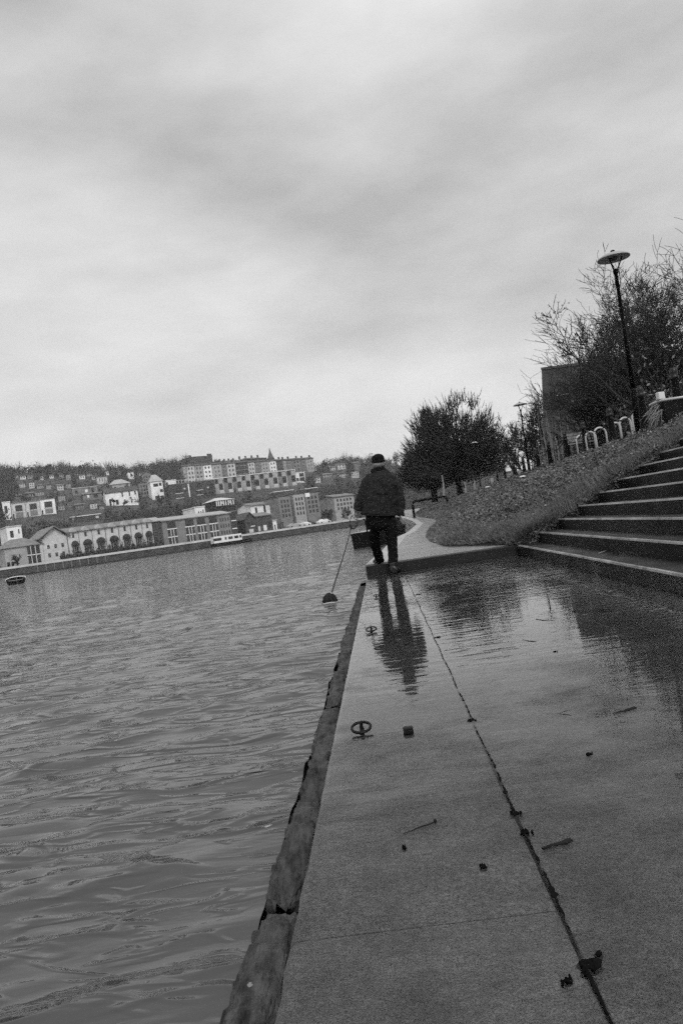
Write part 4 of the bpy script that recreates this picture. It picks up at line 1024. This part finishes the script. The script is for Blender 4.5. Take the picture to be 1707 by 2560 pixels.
HB = []   # screen boxes kept clear of wood: (x0,y0,x1,y1,Y)
def house(name, cat, label, xl, xr, yt, yb, wall='w_pale', roof='gable', rm='roof', rpx=8, wins=(), skew=None, Y=None, depth=9, group=None, zb=None, chim=0, over=.35, bands=(), rail=None):
    if skew is None: skew = .45 if Y is None else .75
    """facade from its outline in the photo: left/right x, eaves and foot of the left corner; stands where the view ray meets the hill"""
    if Y is None: Y = hit(xl, yb)
    A = P(xl, yb, Y)
    if zb is not None: A.z = zb
    h = P(xl, yt, Y).z - A.z; s = F / Y
    az = ray(xr, yb - (xr - xl) * .14); az = az.x / az.y
    # right corner on the ray az, with dY = skew * dX
    XB = (az * (Y - skew * A.x)) / (1 - skew * az); B = Vector((XB, Y + skew * (XB - A.x), A.z))
    e = (B - A); wd = e.length; e.normalize(); n = Vector((e.y, -e.x, 0)); Z = Vector((0, 0, 1)); f0 = 5.0
    root = thing(name, label, cat, tuple(A.lerp(B, .5)), group)
    C = A.lerp(B, .5) - n * (depth / 2)
    b = MB(); b.box(C + Z * ((h - f0) / 2), (wd, depth, h + f0), (e, -n, Z)); wl = b.build('wall', wall, root)
    rh = rpx / s
    def rp(u, v, z): return A + e * (wd * u) - n * (depth * v) + Z * z
    ou, ov = over / wd, over / depth; rf = None; th = .14
    if roof == 'gable':
        b = MB(); b.loft([[rp(u, -ov, h - .08), rp(u, .5, h + rh), rp(u, 1 + ov, h - .08), rp(u, 1 + ov, h + th), rp(u, .5, h + rh + th + .1), rp(u, -ov, h + th)] for u in (-ou, 1 + ou)]); rf = b.build('roof', rm, root)
        b = MB(); b.loft([[rp(u, .02, h), rp(u, .98, h), rp(u, .5, h + rh - .1)] for u in (.002, .998)]); b.build('gable_wall', wall, root)
    elif roof == 'front':
        b = MB(); b.loft([[rp(-ou, v, h - .08), rp(.5, v, h + rh), rp(1 + ou, v, h - .08), rp(1 + ou, v, h + th), rp(.5, v, h + rh + .25), rp(-ou, v, h + th)] for v in (-ov, 1)]); rf = b.build('roof', rm, root)
        b = MB(); b.loft([[rp(.01, v, h), rp(.99, v, h), rp(.5, v, h + rh - .05)] for v in (.003, .99)]); b.build('gable_wall', wall, root)
    elif roof == 'hip':
        k = min(.32, .45 * depth / wd); b = MB(); b.add([rp(-ou, -ov, h), rp(1 + ou, -ov, h), rp(1 + ou, 1 + ov, h), rp(-ou, 1 + ov, h), rp(k, .5, h + rh), rp(1 - k, .5, h + rh)], [(0, 1, 5, 4), (1, 2, 5), (2, 3, 4, 5), (3, 0, 4), (3, 2, 1, 0)]); rf = b.build('roof', rm, root)
    else:
        b = MB(); b.box(C + Z * (h + .12), (wd + .3, depth + .3, .24), (e, -n, Z)); rf = b.build('roof', rm, root)
    for q in range(chim):
        u = (q + .5) / chim if chim > 1 else .95
        b = MB(); b.box(rp(u, .5, h + rh + .3), (.9, .7, 2.0), (e, -n, Z)); b.build('chimney', 'w_dark', rf or root)
    for wv in wins:
        u0, v0, u1, v1 = wv[:4]; mm = wv[4] if len(wv) > 4 else 'glass'; nm = wv[5] if len(wv) > 5 else 'window'
        b = MB(); pr = .05 if nm in ('window', 'door') else .12
        cc = A + e * (wd * (u0 + u1) / 2) + Z * (h * (v0 + v1) / 2) + n * (pr / 2 - .01)
        b.box(cc, (wd * (u1 - u0), pr + .06, h * (v1 - v0)), (e, -n, Z)); b.build(nm, mm, root)
    for (v, mm) in bands:
        b = MB(); b.box(A + e * (wd / 2) + Z * (h * v) + n * .2, (wd * .96, .9, .18), (e, -n, Z)); b.build('balcony', mm, root)
    if rail:
        b = MB()
        for q in range(15): b.box(A + e * (wd * q / 14) + Z * (h + .85) - n * .2, (.12, .12, 1.2), (e, -n, Z))
        b.box(A + e * (wd / 2) + Z * (h + 1.45) - n * .2, (wd, .14, .1), (e, -n, Z)); b.build('railing', rail, root)
    HB.append((xl - 3, min(yt, yt - (xr - xl) * .14) - rpx, xr + 3, yb + 2, Y, (xr - xl) * .14))
    return root, A, e, n, h, wd, s
def grid(c, r, u0=.1, u1=.9, v0=.15, v1=.9, wf=.5, hf=.6, m='glass'):
    o = []
    for i in range(c):
        for j in range(r):
            du, dv = (u1 - u0) / c, (v1 - v0) / r; cu, cv = u0 + du * (i + .5), v0 + dv * (j + .5)
            o.append((cu - du * wf / 2, cv - dv * hf / 2, cu + du * wf / 2, cv + dv * hf / 2, m))
    return o
RW = 8
def rowY(px, py=1370, off=7):
    d = ray(px, py); return Yq(d.x / d.y) + off
# -- waterfront, left to right
house('end_house', 'house', 'long waterfront house with hipped grey roof and dark glazed bay, at the far left', 16, 113, 1371, 1412, 'w_grey', 'hip', 'roof', 24, [(.03, .08, .10, .3), (.14, .08, .2, .3), (.24, .1, .34, .42, 'w_pale', 'panel'), (.58, .05, .90, .48, 'glass'), (.58, .53, .90, .98, 'glass'), (.56, .49, .92, .53, 'white', 'balcony'), (.66, .05, .68, .98, 'frame', 'mullion'), (.78, .05, .8, .98, 'frame', 'mullion'), (.91, .0, .99, 1.0, 'w_pale', 'pier')], Y=rowY(16), depth=12, zb=QZ)
r_ = house('gabled_house', 'house', 'pale gable fronted waterfront house with paired windows, left of the canopied terrace', 113.5, 174, 1346, 1400, 'w_pale', 'front', 'roof', 27, grid(3, 2, .06, .94, .12, .82, .34, .44) + grid(3, 2, .06, .94, .12, .82, .05, .46, 'frame'), Y=rowY(113), depth=14, zb=QZ, over=.8)
xs = [176.5, 204.5, 238, 271, 304, 334, 362, 388]
ordn = ['first', 'second', 'third', 'fourth', 'fifth', 'sixth', 'seventh', 'eighth', 'ninth', 'tenth', 'eleventh', 'twelfth', 'thirteenth']
for i in range(7):
    xl, xr = xs[i], xs[i + 1]; yt = 1330 - (xl - 176) * .131; yb = 1392 - (xl - 176) * .14
    pos = 'leftmost house of the pale canopied waterfront terrace' if i == 0 else ('rightmost house of the pale canopied waterfront terrace' if i == 6 else ordn[i] + ' house from the left in the pale canopied waterfront terrace')
    root, A, e, n, h, wd, s = house('terrace_house', 'house', pos, xl, xr, yt, yb, 'w_pale', 'gable', 'roof', 11, [(.30, .06, .86, .50, 'glass'), (.42, .78, .58, .95, 'glass'), (.44, .06, .47, .5, 'frame', 'mullion'), (.62, .06, .65, .5, 'frame', 'mullion'), (.78, .06, .81, .5, 'frame', 'mullion'), (.965, .0, .995, 1, 'w_dark', 'downpipe')], Y=rowY(xl), depth=10, zb=QZ, group='pale canopied terrace houses across the river')
    Z = Vector((0, 0, 1)); b = MB(); b2 = MB()
    ar = []
    for k in range(9):
        t = math.pi * k / 8; ar.append(A + e * (wd * (.58 - .36 * math.cos(t))) + Z * (h * (.50 + .17 * math.sin(t))))
    b.loft([[p + n * .02 for p in ar] + [ar[-1] + n * .02 - Z * .1, ar[0] + n * .02 - Z * .1], [p * .35 + (A + e * wd * .58 + Z * h * .50) * .65 + n * 1.5 for p in ar] + [(A + e * wd * .70 + Z * (h * .50 - .1)) + n * 1.5, (A + e * wd * .46 + Z * (h * .50 - .1)) + n * 1.5]]); b.build('canopy', 'w_black', root)
    c = A + e * wd * .5 + Z * h
    b2.loft([[c + n * k - e * .9 - Z * .05, c + n * k + e * .9 - Z * .05, c + n * k + e * .9 + Z * .12, c + n * k + Z * 1.0, c + n * k - e * .9 + Z * .12] for k in (.45, -1.8)]); b2.build('dormer', 'w_grey', root)
    b = MB(); b.box(A + e * wd * .55 + n * 1.0 + Z * (h * .10), (wd * .7, .08, .9), (e, -n, Z)); b.build('fence', 'w_dark', root)
house('link_block', 'house', 'narrow dark brick block between the canopied terrace and the balcony flats', 389, 411, 1303, 1357, 'w_dark', 'gable', 'roof_pale', 10, grid(2, 3), Y=rowY(389), zb=QZ)
w = []
for i, u in enumerate((.07, .33, .50, .68)):
    w += [(u, .04, u + .12, .30), (u, .36, u + .12, .62), (u, .68, u + .12, .94), (u - .01, .31, u + .13, .345, 'white', 'balcony'), (u - .01, .63, u + .13, .665, 'white', 'balcony'), (u + .035, .04, u + .045, .62, 'frame', 'mullion'), (u + .075, .04, u + .085, .62, 'frame', 'mullion')]
w += grid(4, 3, .83, .99, .1, .9, .4, .5)
house('balcony_flats', 'block of flats', 'three storey flats with pale piers and dark balconies, left of the white narrowboat', 411, 580, 1302, 1354, 'w_mid', 'gable', 'roof_pale', 9, w, Y=rowY(411), zb=QZ, depth=12)
house('stair_tower', 'house', 'slim dark stair tower with two white balconies at the right end of the flats', 581, 596, 1279, 1332, 'w_dark', 'flat', 'w_mid', 2, [(.1, .3, .9, .34, 'white', 'balcony'), (.1, .62, .9, .66, 'white', 'balcony'), (.15, .36, .85, .6), (.15, .68, .85, .92)], Y=rowY(581), zb=QZ)
house('warehouse', 'warehouse', 'dark brick gabled warehouse with a pale patch on its end, right of the flats', 615, 641, 1300, 1325, 'w_dark', 'front', 'roof_dark', 17, [(.3, .1, .7, .35, 'w_pale', 'panel'), (.25, .6, .4, .85), (.6, .6, .75, .85), (.5, .5, .9, .56, 'white', 'balcony')], Y=rowY(615, 1320), zb=QZ)
house('long_shed', 'warehouse', 'long low dark warehouse with small white windows beside the gabled warehouse', 642, 682, 1291, 1322, 'w_dark', 'gable', 'roof', 8, [(.1, .1, .22, .4, 'frame'), (.42, .1, .62, .42, 'white', 'door'), (.75, .3, .9, .6)], Y=rowY(642, 1320), zb=QZ)
house('kiosk', 'kiosk', 'small pale kiosk on the quay right of the long dark warehouse', 683, 692, 1302, 1312, 'w_white', 'flat', 'w_pale', 1, [(.3, 0, .6, .6)], Y=rowY(683, 1310), zb=QZ, depth=4)
house('white_gable_house', 'house', 'white walled house with a grey lean-to roof above the dark warehouses', 630, 680, 1264, 1292, 'w_white', 'gable', 'roof', 7, [(.2, .2, .3, .8), (.62, .2, .72, .9)], Y=rowY(630, 1280, 26))
house('tenement', 'tenement', 'grey five storey tenement, leftmost of three behind the quayside cars', 704, 733, 1241, 1306, 'w_mid', 'flat', 'roof_dark', 2, grid(3, 4), Y=rowY(704, 1300, 20))
house('tenement', 'tenement', 'palest tenement, middle of three behind the quayside cars', 741, 768, 1235, 1300, 'w_grey', 'flat', 'roof_dark', 2, grid(3, 4), Y=rowY(741, 1300, 20))
house('tenement', 'tenement', 'rightmost of three tenements, with a white top corner, behind the quayside cars', 770, 803, 1232, 1294, 'w_mid', 'flat', 'roof_dark', 2, [(.0, .84, .35, 1.0, 'w_white', 'panel')] + grid(3, 4), Y=rowY(770, 1290, 20))
house('riverside_mill', 'building', 'broad pale riverside building just left of the jacket of the man', 839, 889, 1242, 1284, 'w_grey', 'gable', 'roof', 6, grid(5, 3), Y=rowY(839, 1280, 18))
house('low_store', 'building', 'low store with a long white gutter, above the left tenement', 684, 735, 1231, 1239, 'w_dark', 'flat', 'white', 2, [(.1, .2, .4, .7)])
house('low_store', 'building', 'low store with a thin white gutter, above the right tenement', 753, 794, 1224, 1233, 'w_dark', 'flat', 'white', 2, [(.3, .2, .6, .7)])
# -- behind the terraces
house('modern_villa', 'house', 'white rendered modern villa cut by the left edge of the picture', 12, 31, 1256, 1302, 'w_white', 'flat', 'w_white', 2, [(.2, .4, .6, .8)])
for i, (xl, xr, yt, yb, wm, lab) in enumerate([(32, 67, 1259, 1297, 'w_pale', 'leftmost of three joined modern houses with big dark windows at the far left'), (67.5, 103, 1255, 1292, 'w_pale', 'middle of three joined modern houses with big dark windows at the far left'), (103.5, 142, 1250, 1287, 'w_white', 'rightmost and whitest of three joined modern houses at the far left')]):
    house('modern_house', 'house', lab, xl, xr, yt, yb, wm, 'flat', 'w_mid', 3, [(.3, .45, .8, .85), (.28, .40, .84, .44, 'w_pale', 'balcony'), (.3, .05, .8, .36, 'w_mid', 'garage_door'), (.08, .0, .16, .3, 'w_black', 'door')], group='three joined modern houses')
house('white_cottage', 'cottage', 'small white cottage between the modern houses and the hipped waterfront house', 20, 57, 1318, 1345, 'w_white', 'flat', 'w_pale', 2, [(.2, 0, .42, .62), (.76, .3, .84, .7)], Y=rowY(20, 1340, 24))
house('garden_wall_house', 'house', 'low dark house with a long pale parapet in the middle of the left hillside', 178, 256, 1294, 1306, 'w_dark', 'flat', 'w_white', 3, [(.05, .2, .12, .8, 'w_pale', 'panel'), (.6, .2, .7, .7), (.8, .2, .9, .7, 'w_pale', 'panel')])
house('skylight_house', 'house', 'wide low house with skylights and a pale gutter on the left hillside', 183, 246, 1222, 1240, 'w_mid', 'flat', 'w_pale', 3, [(.1, .3, .2, .7), (.5, .3, .6, .7, 'w_white', 'panel'), (.75, .2, .85, .8)])
house('skylight_house', 'house', 'lower stepped house below the wide skylight house', 209, 262, 1236, 1250, 'w_mid', 'gable', 'w_mid', 3, [(.2, .3, .3, .8, 'w_white', 'panel'), (.5, .2, .7, .8)])
house('big_white_house', 'house', 'big white house with dark roof and tall narrow windows on the left hillside', 267, 348, 1233, 1265, 'w_white', 'gable', 'roof_dark', 12, [(.30, .0, .38, .4), (.50, .6, .54, .95), (.72, .6, .76, .95), (.90, .65, .94, .95), (.76, .0, .79, .5), (.1, .0, .16, .5)], chim=2)
house('grey_villa', 'house', 'grey rendered villa with a broad rounded roof behind the big white house', 277, 328, 1212, 1232, 'w_grey', 'hip', 'w_grey', 14, [(.2, .2, .3, .7), (.7, .2, .8, .7)])
house('pale_house', 'house', 'pale house near the skyline above the skylight house', 245, 270, 1192, 1210, 'w_pale', 'gable', 'roof_dark', 3, grid(3, 1, wf=.25), chim=1)
house('pale_house', 'house', 'small white tower house with one window on the skyline left of centre', 322, 337, 1181, 1199, 'w_white', 'flat', 'roof_dark', 2, [(.4, .4, .65, .75)])
house('grey_villa', 'house', 'grey gabled villa just left of the tall white house', 357, 381, 1188, 1206, 'w_mid', 'front', 'roof', 10, grid(3, 2))
house('dark_mansion', 'house', 'dim tall house between the big white house and the tall white house', 352, 377, 1208, 1244, 'w_mid', 'flat', 'roof_dark', 3, grid(3, 3))
house('tall_white_house', 'house', 'tall white house with square windows and hipped grey roof, left of the brick flats', 382, 412, 1204, 1250, 'w_white', 'hip', 'w_grey', 20, [(.22, .72, .62, .88), (.70, .74, .92, .9), (.72, .38, .96, .54), (.25, .02, .6, .2), (.7, .02, .95, .18)])
house('white_wing', 'house', 'white flat roofed wing with a dark cut-out right of the tall white house', 418, 443, 1202, 1226, 'w_white', 'flat', 'w_white', 2, [(.0, .0, .18, .85, 'w_black', 'recess'), (.5, .0, 1.0, .55, 'w_black', 'recess')])
house('brick_flats', 'block of flats', 'long dark brick flats with white balcony lines and a white railed roof terrace', 429, 540, 1212, 1250, 'w_dark', 'flat', 'w_mid', 2, [(.12, .70, .26, .9), (.12, .4, .26, .6), (.10, .36, .28, .39, 'white', 'balcony'), (.10, .04, .28, .07, 'white', 'balcony'), (.40, .05, .425, .95, 'w_white', 'pier'), (.6, .65, .72, .9), (.58, .42, .72, .45, 'white', 'balcony'), (.6, .15, .72, .38), (.58, .10, .72, .13, 'white', 'balcony'), (.3, .6, .34, .7, 'w_pale', 'panel'), (.82, .5, .86, .6, 'w_pale', 'panel'), (.84, .3, .95, .8)], rail='white')
for i in range(9):
    xl = 541 + i * 22.6; xr = xl + 21.8; yt = 1197 - (xl - 541) * .118; yb = 1236 - (xl - 541) * .112
    house('framed_house', 'house', ('leftmost' if i == 0 else 'rightmost' if i == 8 else ordn[i] + ' from the left') + ' of the square modern terrace houses with pale frames on the hill', xl, xr, yt, yb, 'w_mid' if i % 3 else 'w_grey', 'flat', 'white', 2,
          [(.45, .26, .88, .62, 'w_black', 'window'), (.05, .70, .40, .97, 'w_black', 'recess'), (.45, .02, .95, .22, 'w_pale', 'panel'), (.46, .66, .98, .92, 'w_grey', 'panel'), (.90, .2, .98, .98, 'w_pale', 'pier')], group='square modern terrace houses on the hill', skew=.4)
house('white_frame_house', 'house', 'white framed house with two stacked openings at the right end of the modern terrace', 727, 764, 1184, 1206, 'w_white', 'flat', 'white', 2, [(.62, .52, .94, .92), (.62, .02, .94, .44), (.38, .05, .56, .4), (.0, .0, .36, .55, 'w_mid', 'recess')])
house('pavilion', 'pavilion', 'small pavilion with a pale pitched roof and a row of white columns above the flats', 540, 586, 1252, 1266, 'w_black', 'hip', 'w_pale', 9, [(u, .0, u + .05, .95, 'white', 'column') for u in (.03, .14, .25, .4, .52, .66, .8, .93)] + [(.3, .3, .38, .8, 'w_pale', 'panel'), (.7, .3, .78, .8, 'w_pale', 'panel')], Y=rowY(540, 1260, 40))
house('white_annex', 'house', 'small stark white annex with dark slots above the balcony flats', 489, 514, 1269, 1286, 'w_white', 'flat', 'white', 2, [(.3, .0, .4, .4), (.55, .0, .62, .4), (.75, .0, .84, .6)], Y=rowY(489, 1280, 30))
# -- georgian terrace along the top
GE = [(462, 470, 'w_grey', 0), (471, 490, 'w_pale', 1), (491, 511, 'w_grey', 1), (512, 533, 'w_white', 1), (534, 558, 'w_grey', 0), (559, 570, 'w_mid', 0), (571, 592, 'w_pale', 1), (593, 623, 'w_dark', 2), (624, 640, 'w_pale', 1), (641, 655, 'w_mid', 0), (656, 676, 'w_grey', 0), (677, 694, 'w_white', 1), (695, 710, 'w_dark', 0), (711, 719, 'w_grey', 0), (720, 733, 'w_mid', 0), (734, 754, 'w_mid', 1), (755, 767, 'w_mid', 0), (768, 787, 'w_grey', 0)]
desc = {'w_grey': 'grey', 'w_pale': 'pale', 'w_white': 'white', 'w_mid': 'dim grey', 'w_dark': 'dark'}
for i, (xl, xr, wm, st) in enumerate(GE):
    k = (xl - 462) / 325; yt = 1167 - 19 * k - 2; yb = 1204 - 26 * k
    wins = [] if st == 0 else (grid(2, 3, .1, .9, .08, .95, .4, .5) if st == 1 else [(.02, v, .98, v + .06, 'w_mid', 'balcony') for v in (.15, .45, .75)])
    if st == 0: wins = grid(2, 3, .15, .85, .1, .9, .3, .4, 'w_dark')
    house('townhouse', 'townhouse', desc[wm] + ' tall townhouse, ' + (ordn[i] + ' from the left' if i < 9 else (ordn[17 - i] + ' from the right' if i < 17 else 'rightmost and round cornered')) + ' in the hilltop row', xl, xr, yt, yb, wm, 'gable', 'roof_dark', 6, wins, group='tall townhouses of the hilltop row', skew=.35, chim=1, depth=14, Y=hit(xl, yb))
house('skyline_block', 'building', 'big dark square block with corner turrets rising above the hilltop row', 476, 533, 1143, 1166, 'w_dark', 'flat', 'w_dark', 2, [(.0, .98, .1, 1.22, 'w_dark', 'turret'), (.78, .98, .98, 1.25, 'w_dark', 'turret')] + grid(6, 2, .1, .9, .3, .9, .25, .35), Y=hit(476, 1176) + 60, depth=16)
house('hall', 'building', 'long dark hall with a curved roof on the skyline left of the spire', 607, 668, 1149, 1165, 'w_dark', 'hip', 'roof_dark', 7, (), Y=hit(607, 1180) + 45, depth=14, chim=4)
house('hall', 'building', 'dark roofs with chimney stacks on the skyline right of the square block', 548, 604, 1157, 1170, 'w_dark', 'gable', 'roof_dark', 7, (), Y=hit(548, 1180) + 45, depth=14, chim=5)
# spire
Ys = hit(680, 1180) + 60; c = P(680.5, 1170, Ys); t = P(678, 1119, Ys); s = Ys / F
root = thing('church_spire', 'dark pointed church spire on the skyline above the hilltop row', 'church', tuple(c)); b = MB()
sh = P(680, 1153, Ys).z
b.box((c.x, Ys, (c.z + sh) / 2 - 3), (20 * s, 20 * s, sh - c.z + 6)); b.build('tower', 'w_dark', root)
b = MB(); b.lathe((c.x, Ys, 0), [(10.5 * s, sh), (8.5 * s, sh + 8 * s), (5 * s, sh + 16 * s), (2 * s, sh + 25 * s), (.15, t.z)], 8); b.build('spire', 'roof_dark', root)
for dx, dz in ((-9, 8), (9, 8)):
    b = MB(); b.lathe((c.x + dx * s, Ys - 6 * s, 0), [(1.6 * s, sh - 4 * s), (1.6 * s, sh + 3 * s), (.1, sh + dz * s)], 6); b.build('pinnacle', 'w_dark', root)

for i, (x, y) in enumerate([(38, 1196), (52, 1199), (70, 1197), (98, 1201), (125, 1196), (150, 1194), (187, 1192), (200, 1199), (218, 1190), (232, 1200), (262, 1188), (292, 1186), (346, 1190), (452, 1180)]):
    house('distant_house', 'house', 'tiny house scattered among the trees close under the left skyline', x, x + 9 + (i * 5) % 6, y - 8 - i % 4, y, ('w_pale', 'w_white', 'w_grey')[i % 3], 'gable', 'roof_dark', 4, [(.2, .3, .4, .75), (.6, .3, .8, .75)], group='tiny houses scattered under the left skyline', chim=1)

made = 0
for i in range(6000):
    x = rng.uniform(30, 890); y = rng.uniform(1194, 1300) - max(0, x - 600) * .08; w_ = rng.uniform(11, 22); h_ = rng.uniform(8, 15)
    if any(a - 1 < x + w_ and x < c + 1 and y0 - 1 < y and y - h_ - 4 < y1 + 1 for a, y0, c, y1, *_ in HB): continue
    if y > 1292 - (x - 150) * .13: continue
    made += 1
    house('hillside_house', 'house', 'small dim house half hidden in the trees of the far hillside', x, x + w_, y - h_, y, rng.choice(('w_mid', 'w_grey', 'w_grey', 'w_pale')), rng.choice(('gable', 'gable', 'hip', 'flat')), rng.choice(('roof', 'roof_dark')), rng.uniform(3, 5), grid(rng.choice((2, 3)), 2, wf=.4, hf=.5), group='small houses half hidden in the hillside trees', chim=1)
    if made >= 60: break

# cars parked on the far quay
for px, lab, m_ in ((808, 'white car parked on the far quay, farthest right of the parked cars', 'white'), (745, 'pale car parked on the far quay below the middle tenement', 'w_pale'), (757, 'white car parked nose to tail on the far quay below the middle tenement', 'white'), (733, 'grey car parked on the far quay below the left tenement', 'w_grey'), (770, 'dark car parked on the far quay below the rightmost tenement', 'w_dark')):
    d = ray(px, 1300); az = d.x / d.y; Y = Yq(az) + 5; c = Vector((az * Y, Y, QZ)); ex = Vector((.75, .66, 0)).normalized(); ey = Vector((-ex.y, ex.x, 0))
    root = thing('parked_car', lab, 'car', tuple(c), 'cars parked on the far quay'); b = MB()
    prof = [(-2.1, .3), (-2.15, .75), (-1.9, .95), (-1.25, 1.0), (-.8, 1.45), (.7, 1.48), (1.4, 1.0), (2.05, .85), (2.15, .6), (2.1, .3)]
    b.loft([[c + ex * x + ey * (yy * (.82 if z > 1.1 else 1)) + Vector((0, 0, z)) for x, z in prof] for yy in (-.85, .85)]); b.build('body', m_, root)
    b = MB(); b.loft([[c + ex * x + ey * (yy * .84) + Vector((0, 0, z)) for x, z in ((-1.05, 1.05), (-.72, 1.40), (.62, 1.42), (1.15, 1.05))] for yy in (-.9, .9)]); b.build('window', 'glass', root)
    for x in (-1.35, 1.35):
        for yy in (-.8, .8):
            b = MB(); b.tube([c + ex * x + ey * (yy - .1) + Vector((0, 0, .32)), c + ex * x + ey * (yy + .1) + Vector((0, 0, .32))], .33, 12); b.build('wheel', 'iron', root)
# far narrowboat and dinghy
def onq(px, off): d = ray(px, 1365); az = d.x / d.y; Y = Yq(az) - off; return Vector((az * Y, Y, 0))
narrowboat([onq(531, 2.7), onq(570, 2.7), onq(632, 2.7)], 2.2, .85, 1.6, .02, .72, 'hull', 'white', 'long white cabined narrowboat with black hull moored along the far quay', [(.08, 1.6), (.17, 1.6), (.42, .5), (.56, .7), (.64, .5), (.80, 1.2), (.95, .5)])
d0 = PZ(18, 1474, WZ); d1 = PZ(45, 1459, WZ)
ex = (d1 - d0); ex.z = 0; ex.normalize(); ey = Vector((-ex.y, ex.x, 0)); c = d1 - ex * 2.0
root = thing('dinghy', 'small dark open dinghy with a pale rim, cut by the left edge of the picture', 'boat', (c.x, c.y, WZ)); rings = []
for i in range(15):
    t = i / 14; k = math.sqrt(max(.001, 1 - max(0, (t - .35) / .65) ** 2.2)) ; p = c + ex * (t * 2.0 - .8) ; hgt = .40 + .12 * t * t
    rings.append([Vector((p.x, p.y, WZ)) + ey * (.62 * k * a) + Vector((0, 0, z)) for a, z in ((-.5, -.15), (-.95, .1), (-1.05, hgt), (-.9, hgt), (-.6, .08), (.6, .08), (.9, hgt), (1.05, hgt), (.95, .1), (.5, -.15))])
b = MB(); b.loft(rings); b.build('hull', 'hull', root)
b = MB()
for sg_ in (-1, 1):
    b.tube([r[2 if sg_ < 0 else 7] + Vector((0, 0, .02)) for r in rings], .035, 6)
b.build('rim', 'white', root)
b = MB(); b.box(Vector((c.x, c.y, WZ + .30)) + ex * .1, (.25, 1.1, .04), (ex, ey, Vector((0, 0, 1)))); b.build('thwart', 'palebark', root)

# -- woods on the hillside: one mass, kept off the house fronts
def clear(px, py, Y):
    for x0, y0, x1, y1, Yh, dr in HB:
        if x0 < px < x1 and Y < Yh + 4:
            k = (px - x0) / max(1, x1 - x0); 
            if y0 + dr * (1 - k) - 3 < py + 0 < y1 - dr * k + 1: return False
    return True
C, S, TW = [], [], []
tries = 0; made = 0
while made < 2600 and tries < 24000:
    tries += 1; az = rng.uniform(-.56, .28); dd = FLAT - 14 + rng.random() ** .8 * (HILL - FLAT + 30); Y = Yq(az) + dd; z = gz(az, Y)
    px, py = proj((az * Y, Y, z + 2.5)); px2, py2 = proj((az * Y, Y, z + 5))
    if px > 1260: continue
    if not (clear(px, py, Y) and clear(px2, py2, Y)): continue
    made += 1; R_ = rng.uniform(1.4, 3.2) * (.7 if dd < FLAT else 1); H_ = R_ * rng.uniform(.8, 1.5); kn = int(34 * (.6 + .4 * R_))
    c = Vector((az * Y, Y, z + H_ * .6)); bare = rng.random() < .4
    if bare:
        for q in range(26):
            a = c + Vector((rng.gauss(0, .3), rng.gauss(0, .3), -H_ * .4 + rng.random())); d = Vector((rng.gauss(0, .45), rng.gauss(0, .45), 1)).normalized(); e = a + d * H_ * rng.uniform(.8, 1.7); TW.append((*a, *e, .10, .03))
    for q in range(kn):
        v = Vector((rng.gauss(0, 1), rng.gauss(0, 1), rng.gauss(0, 1))).normalized() * rng.random() ** .4
        C.append((c.x + v.x * R_, c.y + v.y * R_, c.z + v.z * H_)); S.append(.30 if bare else .52)
kind(leaves_mesh('hillside_woods', np.array(C), np.array(S), 'wood'), 'stuff')
kind(segs_mesh('hillside_woods', TW, 'wood'), 'stuff')
# shrubs in front of the canopied terrace
C = []
for i in range(5200):
    px = rng.uniform(150, 412); d = ray(px, 1380); az = d.x / d.y; Y = Yq(az) + rng.uniform(2.2, 4.5); C.append((az * Y, Y, QZ + abs(rng.gauss(0, .75)) * (.6 + .6 * math.sin(px * .21) ** 2)))
kind(leaves_mesh('shrubbery', np.array(C), .30, 'wood'), 'stuff')
# single bare trees standing on the skyline
for i, (px, py, tx, ty, lab) in enumerate([(118, 1182, 116, 1157, 'broad bare tree on the skyline at the far left'), (208, 1180, 210, 1158, 'bare tree on the skyline above the skylight house'), (90, 1184, 92, 1165, 'left of the two bare trees on the far left skyline'), (811, 1170, 809, 1151, 'small bare tree on the skyline right of the hilltop row'),
        (897, 1162, 897, 1140, 'feathery bare tree on the hill just left of the cap of the man'), (995, 1165, 998, 1132, 'feathery bare tree on the hill just right of the cap of the man'), (1022, 1168, 1024, 1134, 'taller feathery bare tree on the hill, second right of the man'), (906, 1164, 905, 1144, 'thin bare tree on the hill touching the feathery tree left of the cap')]):
    d = ray(px, py); Y = Yq(d.x / d.y) + HILL - 8; a = P(px, py + 6, Y); t = P(tx, ty, Y)
    bare_tree(a, (t.z - a.z) * .85, lab, 200 + i, group='bare trees on the skyline', levels=5, kids=(8, 5, 4, 4, 3), minr=.06, r0=.35, spread=.8, up=.5)
rr = random.Random(4); 
for i, (px, yb, h, lab) in enumerate([(46, 1412, 32, 'small bare tree in front of the hipped waterfront house at the far left'), (405, 1262, 26, 'bare tree on the slope below the tall white house'), (285, 1262, 16, 'left dark shrub tree against the big white house'), (308, 1262, 16, 'right dark shrub tree against the big white house'), (820, 1296, 40, 'bare tree on the far quay left of the riverside building'), (868, 1290, 34, 'bare tree in front of the pale riverside building')]):
    Y = rowY(px, yb, 4) if yb > 1280 else hit(px, yb) - 6; a = P(px, yb, Y)
    if yb > 1280: a.z = QZ
    bare_tree(a, h * Y / F, lab, 300 + i, group='bare trees on the far bank', levels=5, kids=(7, 5, 4, 3, 3), minr=.05, r0=.2, spread=.9)

# ------------------------------------------------------------------ air
b = MB(); b.box((0, 440, 45), (1900, 1000, 110))
hz = kind(b.build('haze', 'card'), 'stuff'); hz.data.materials.clear()
m = bpy.data.materials.new('haze'); N, L = nodes(m); N.remove(N['Principled BSDF'])
pv = N.new('ShaderNodeVolumePrincipled'); pv.inputs['Color'].default_value = (.9, .9, .9, 1); pv.inputs['Density'].default_value = .0003
L.new(pv.outputs[0], N['Material Output'].inputs['Volume']); hz.data.materials.append(m)
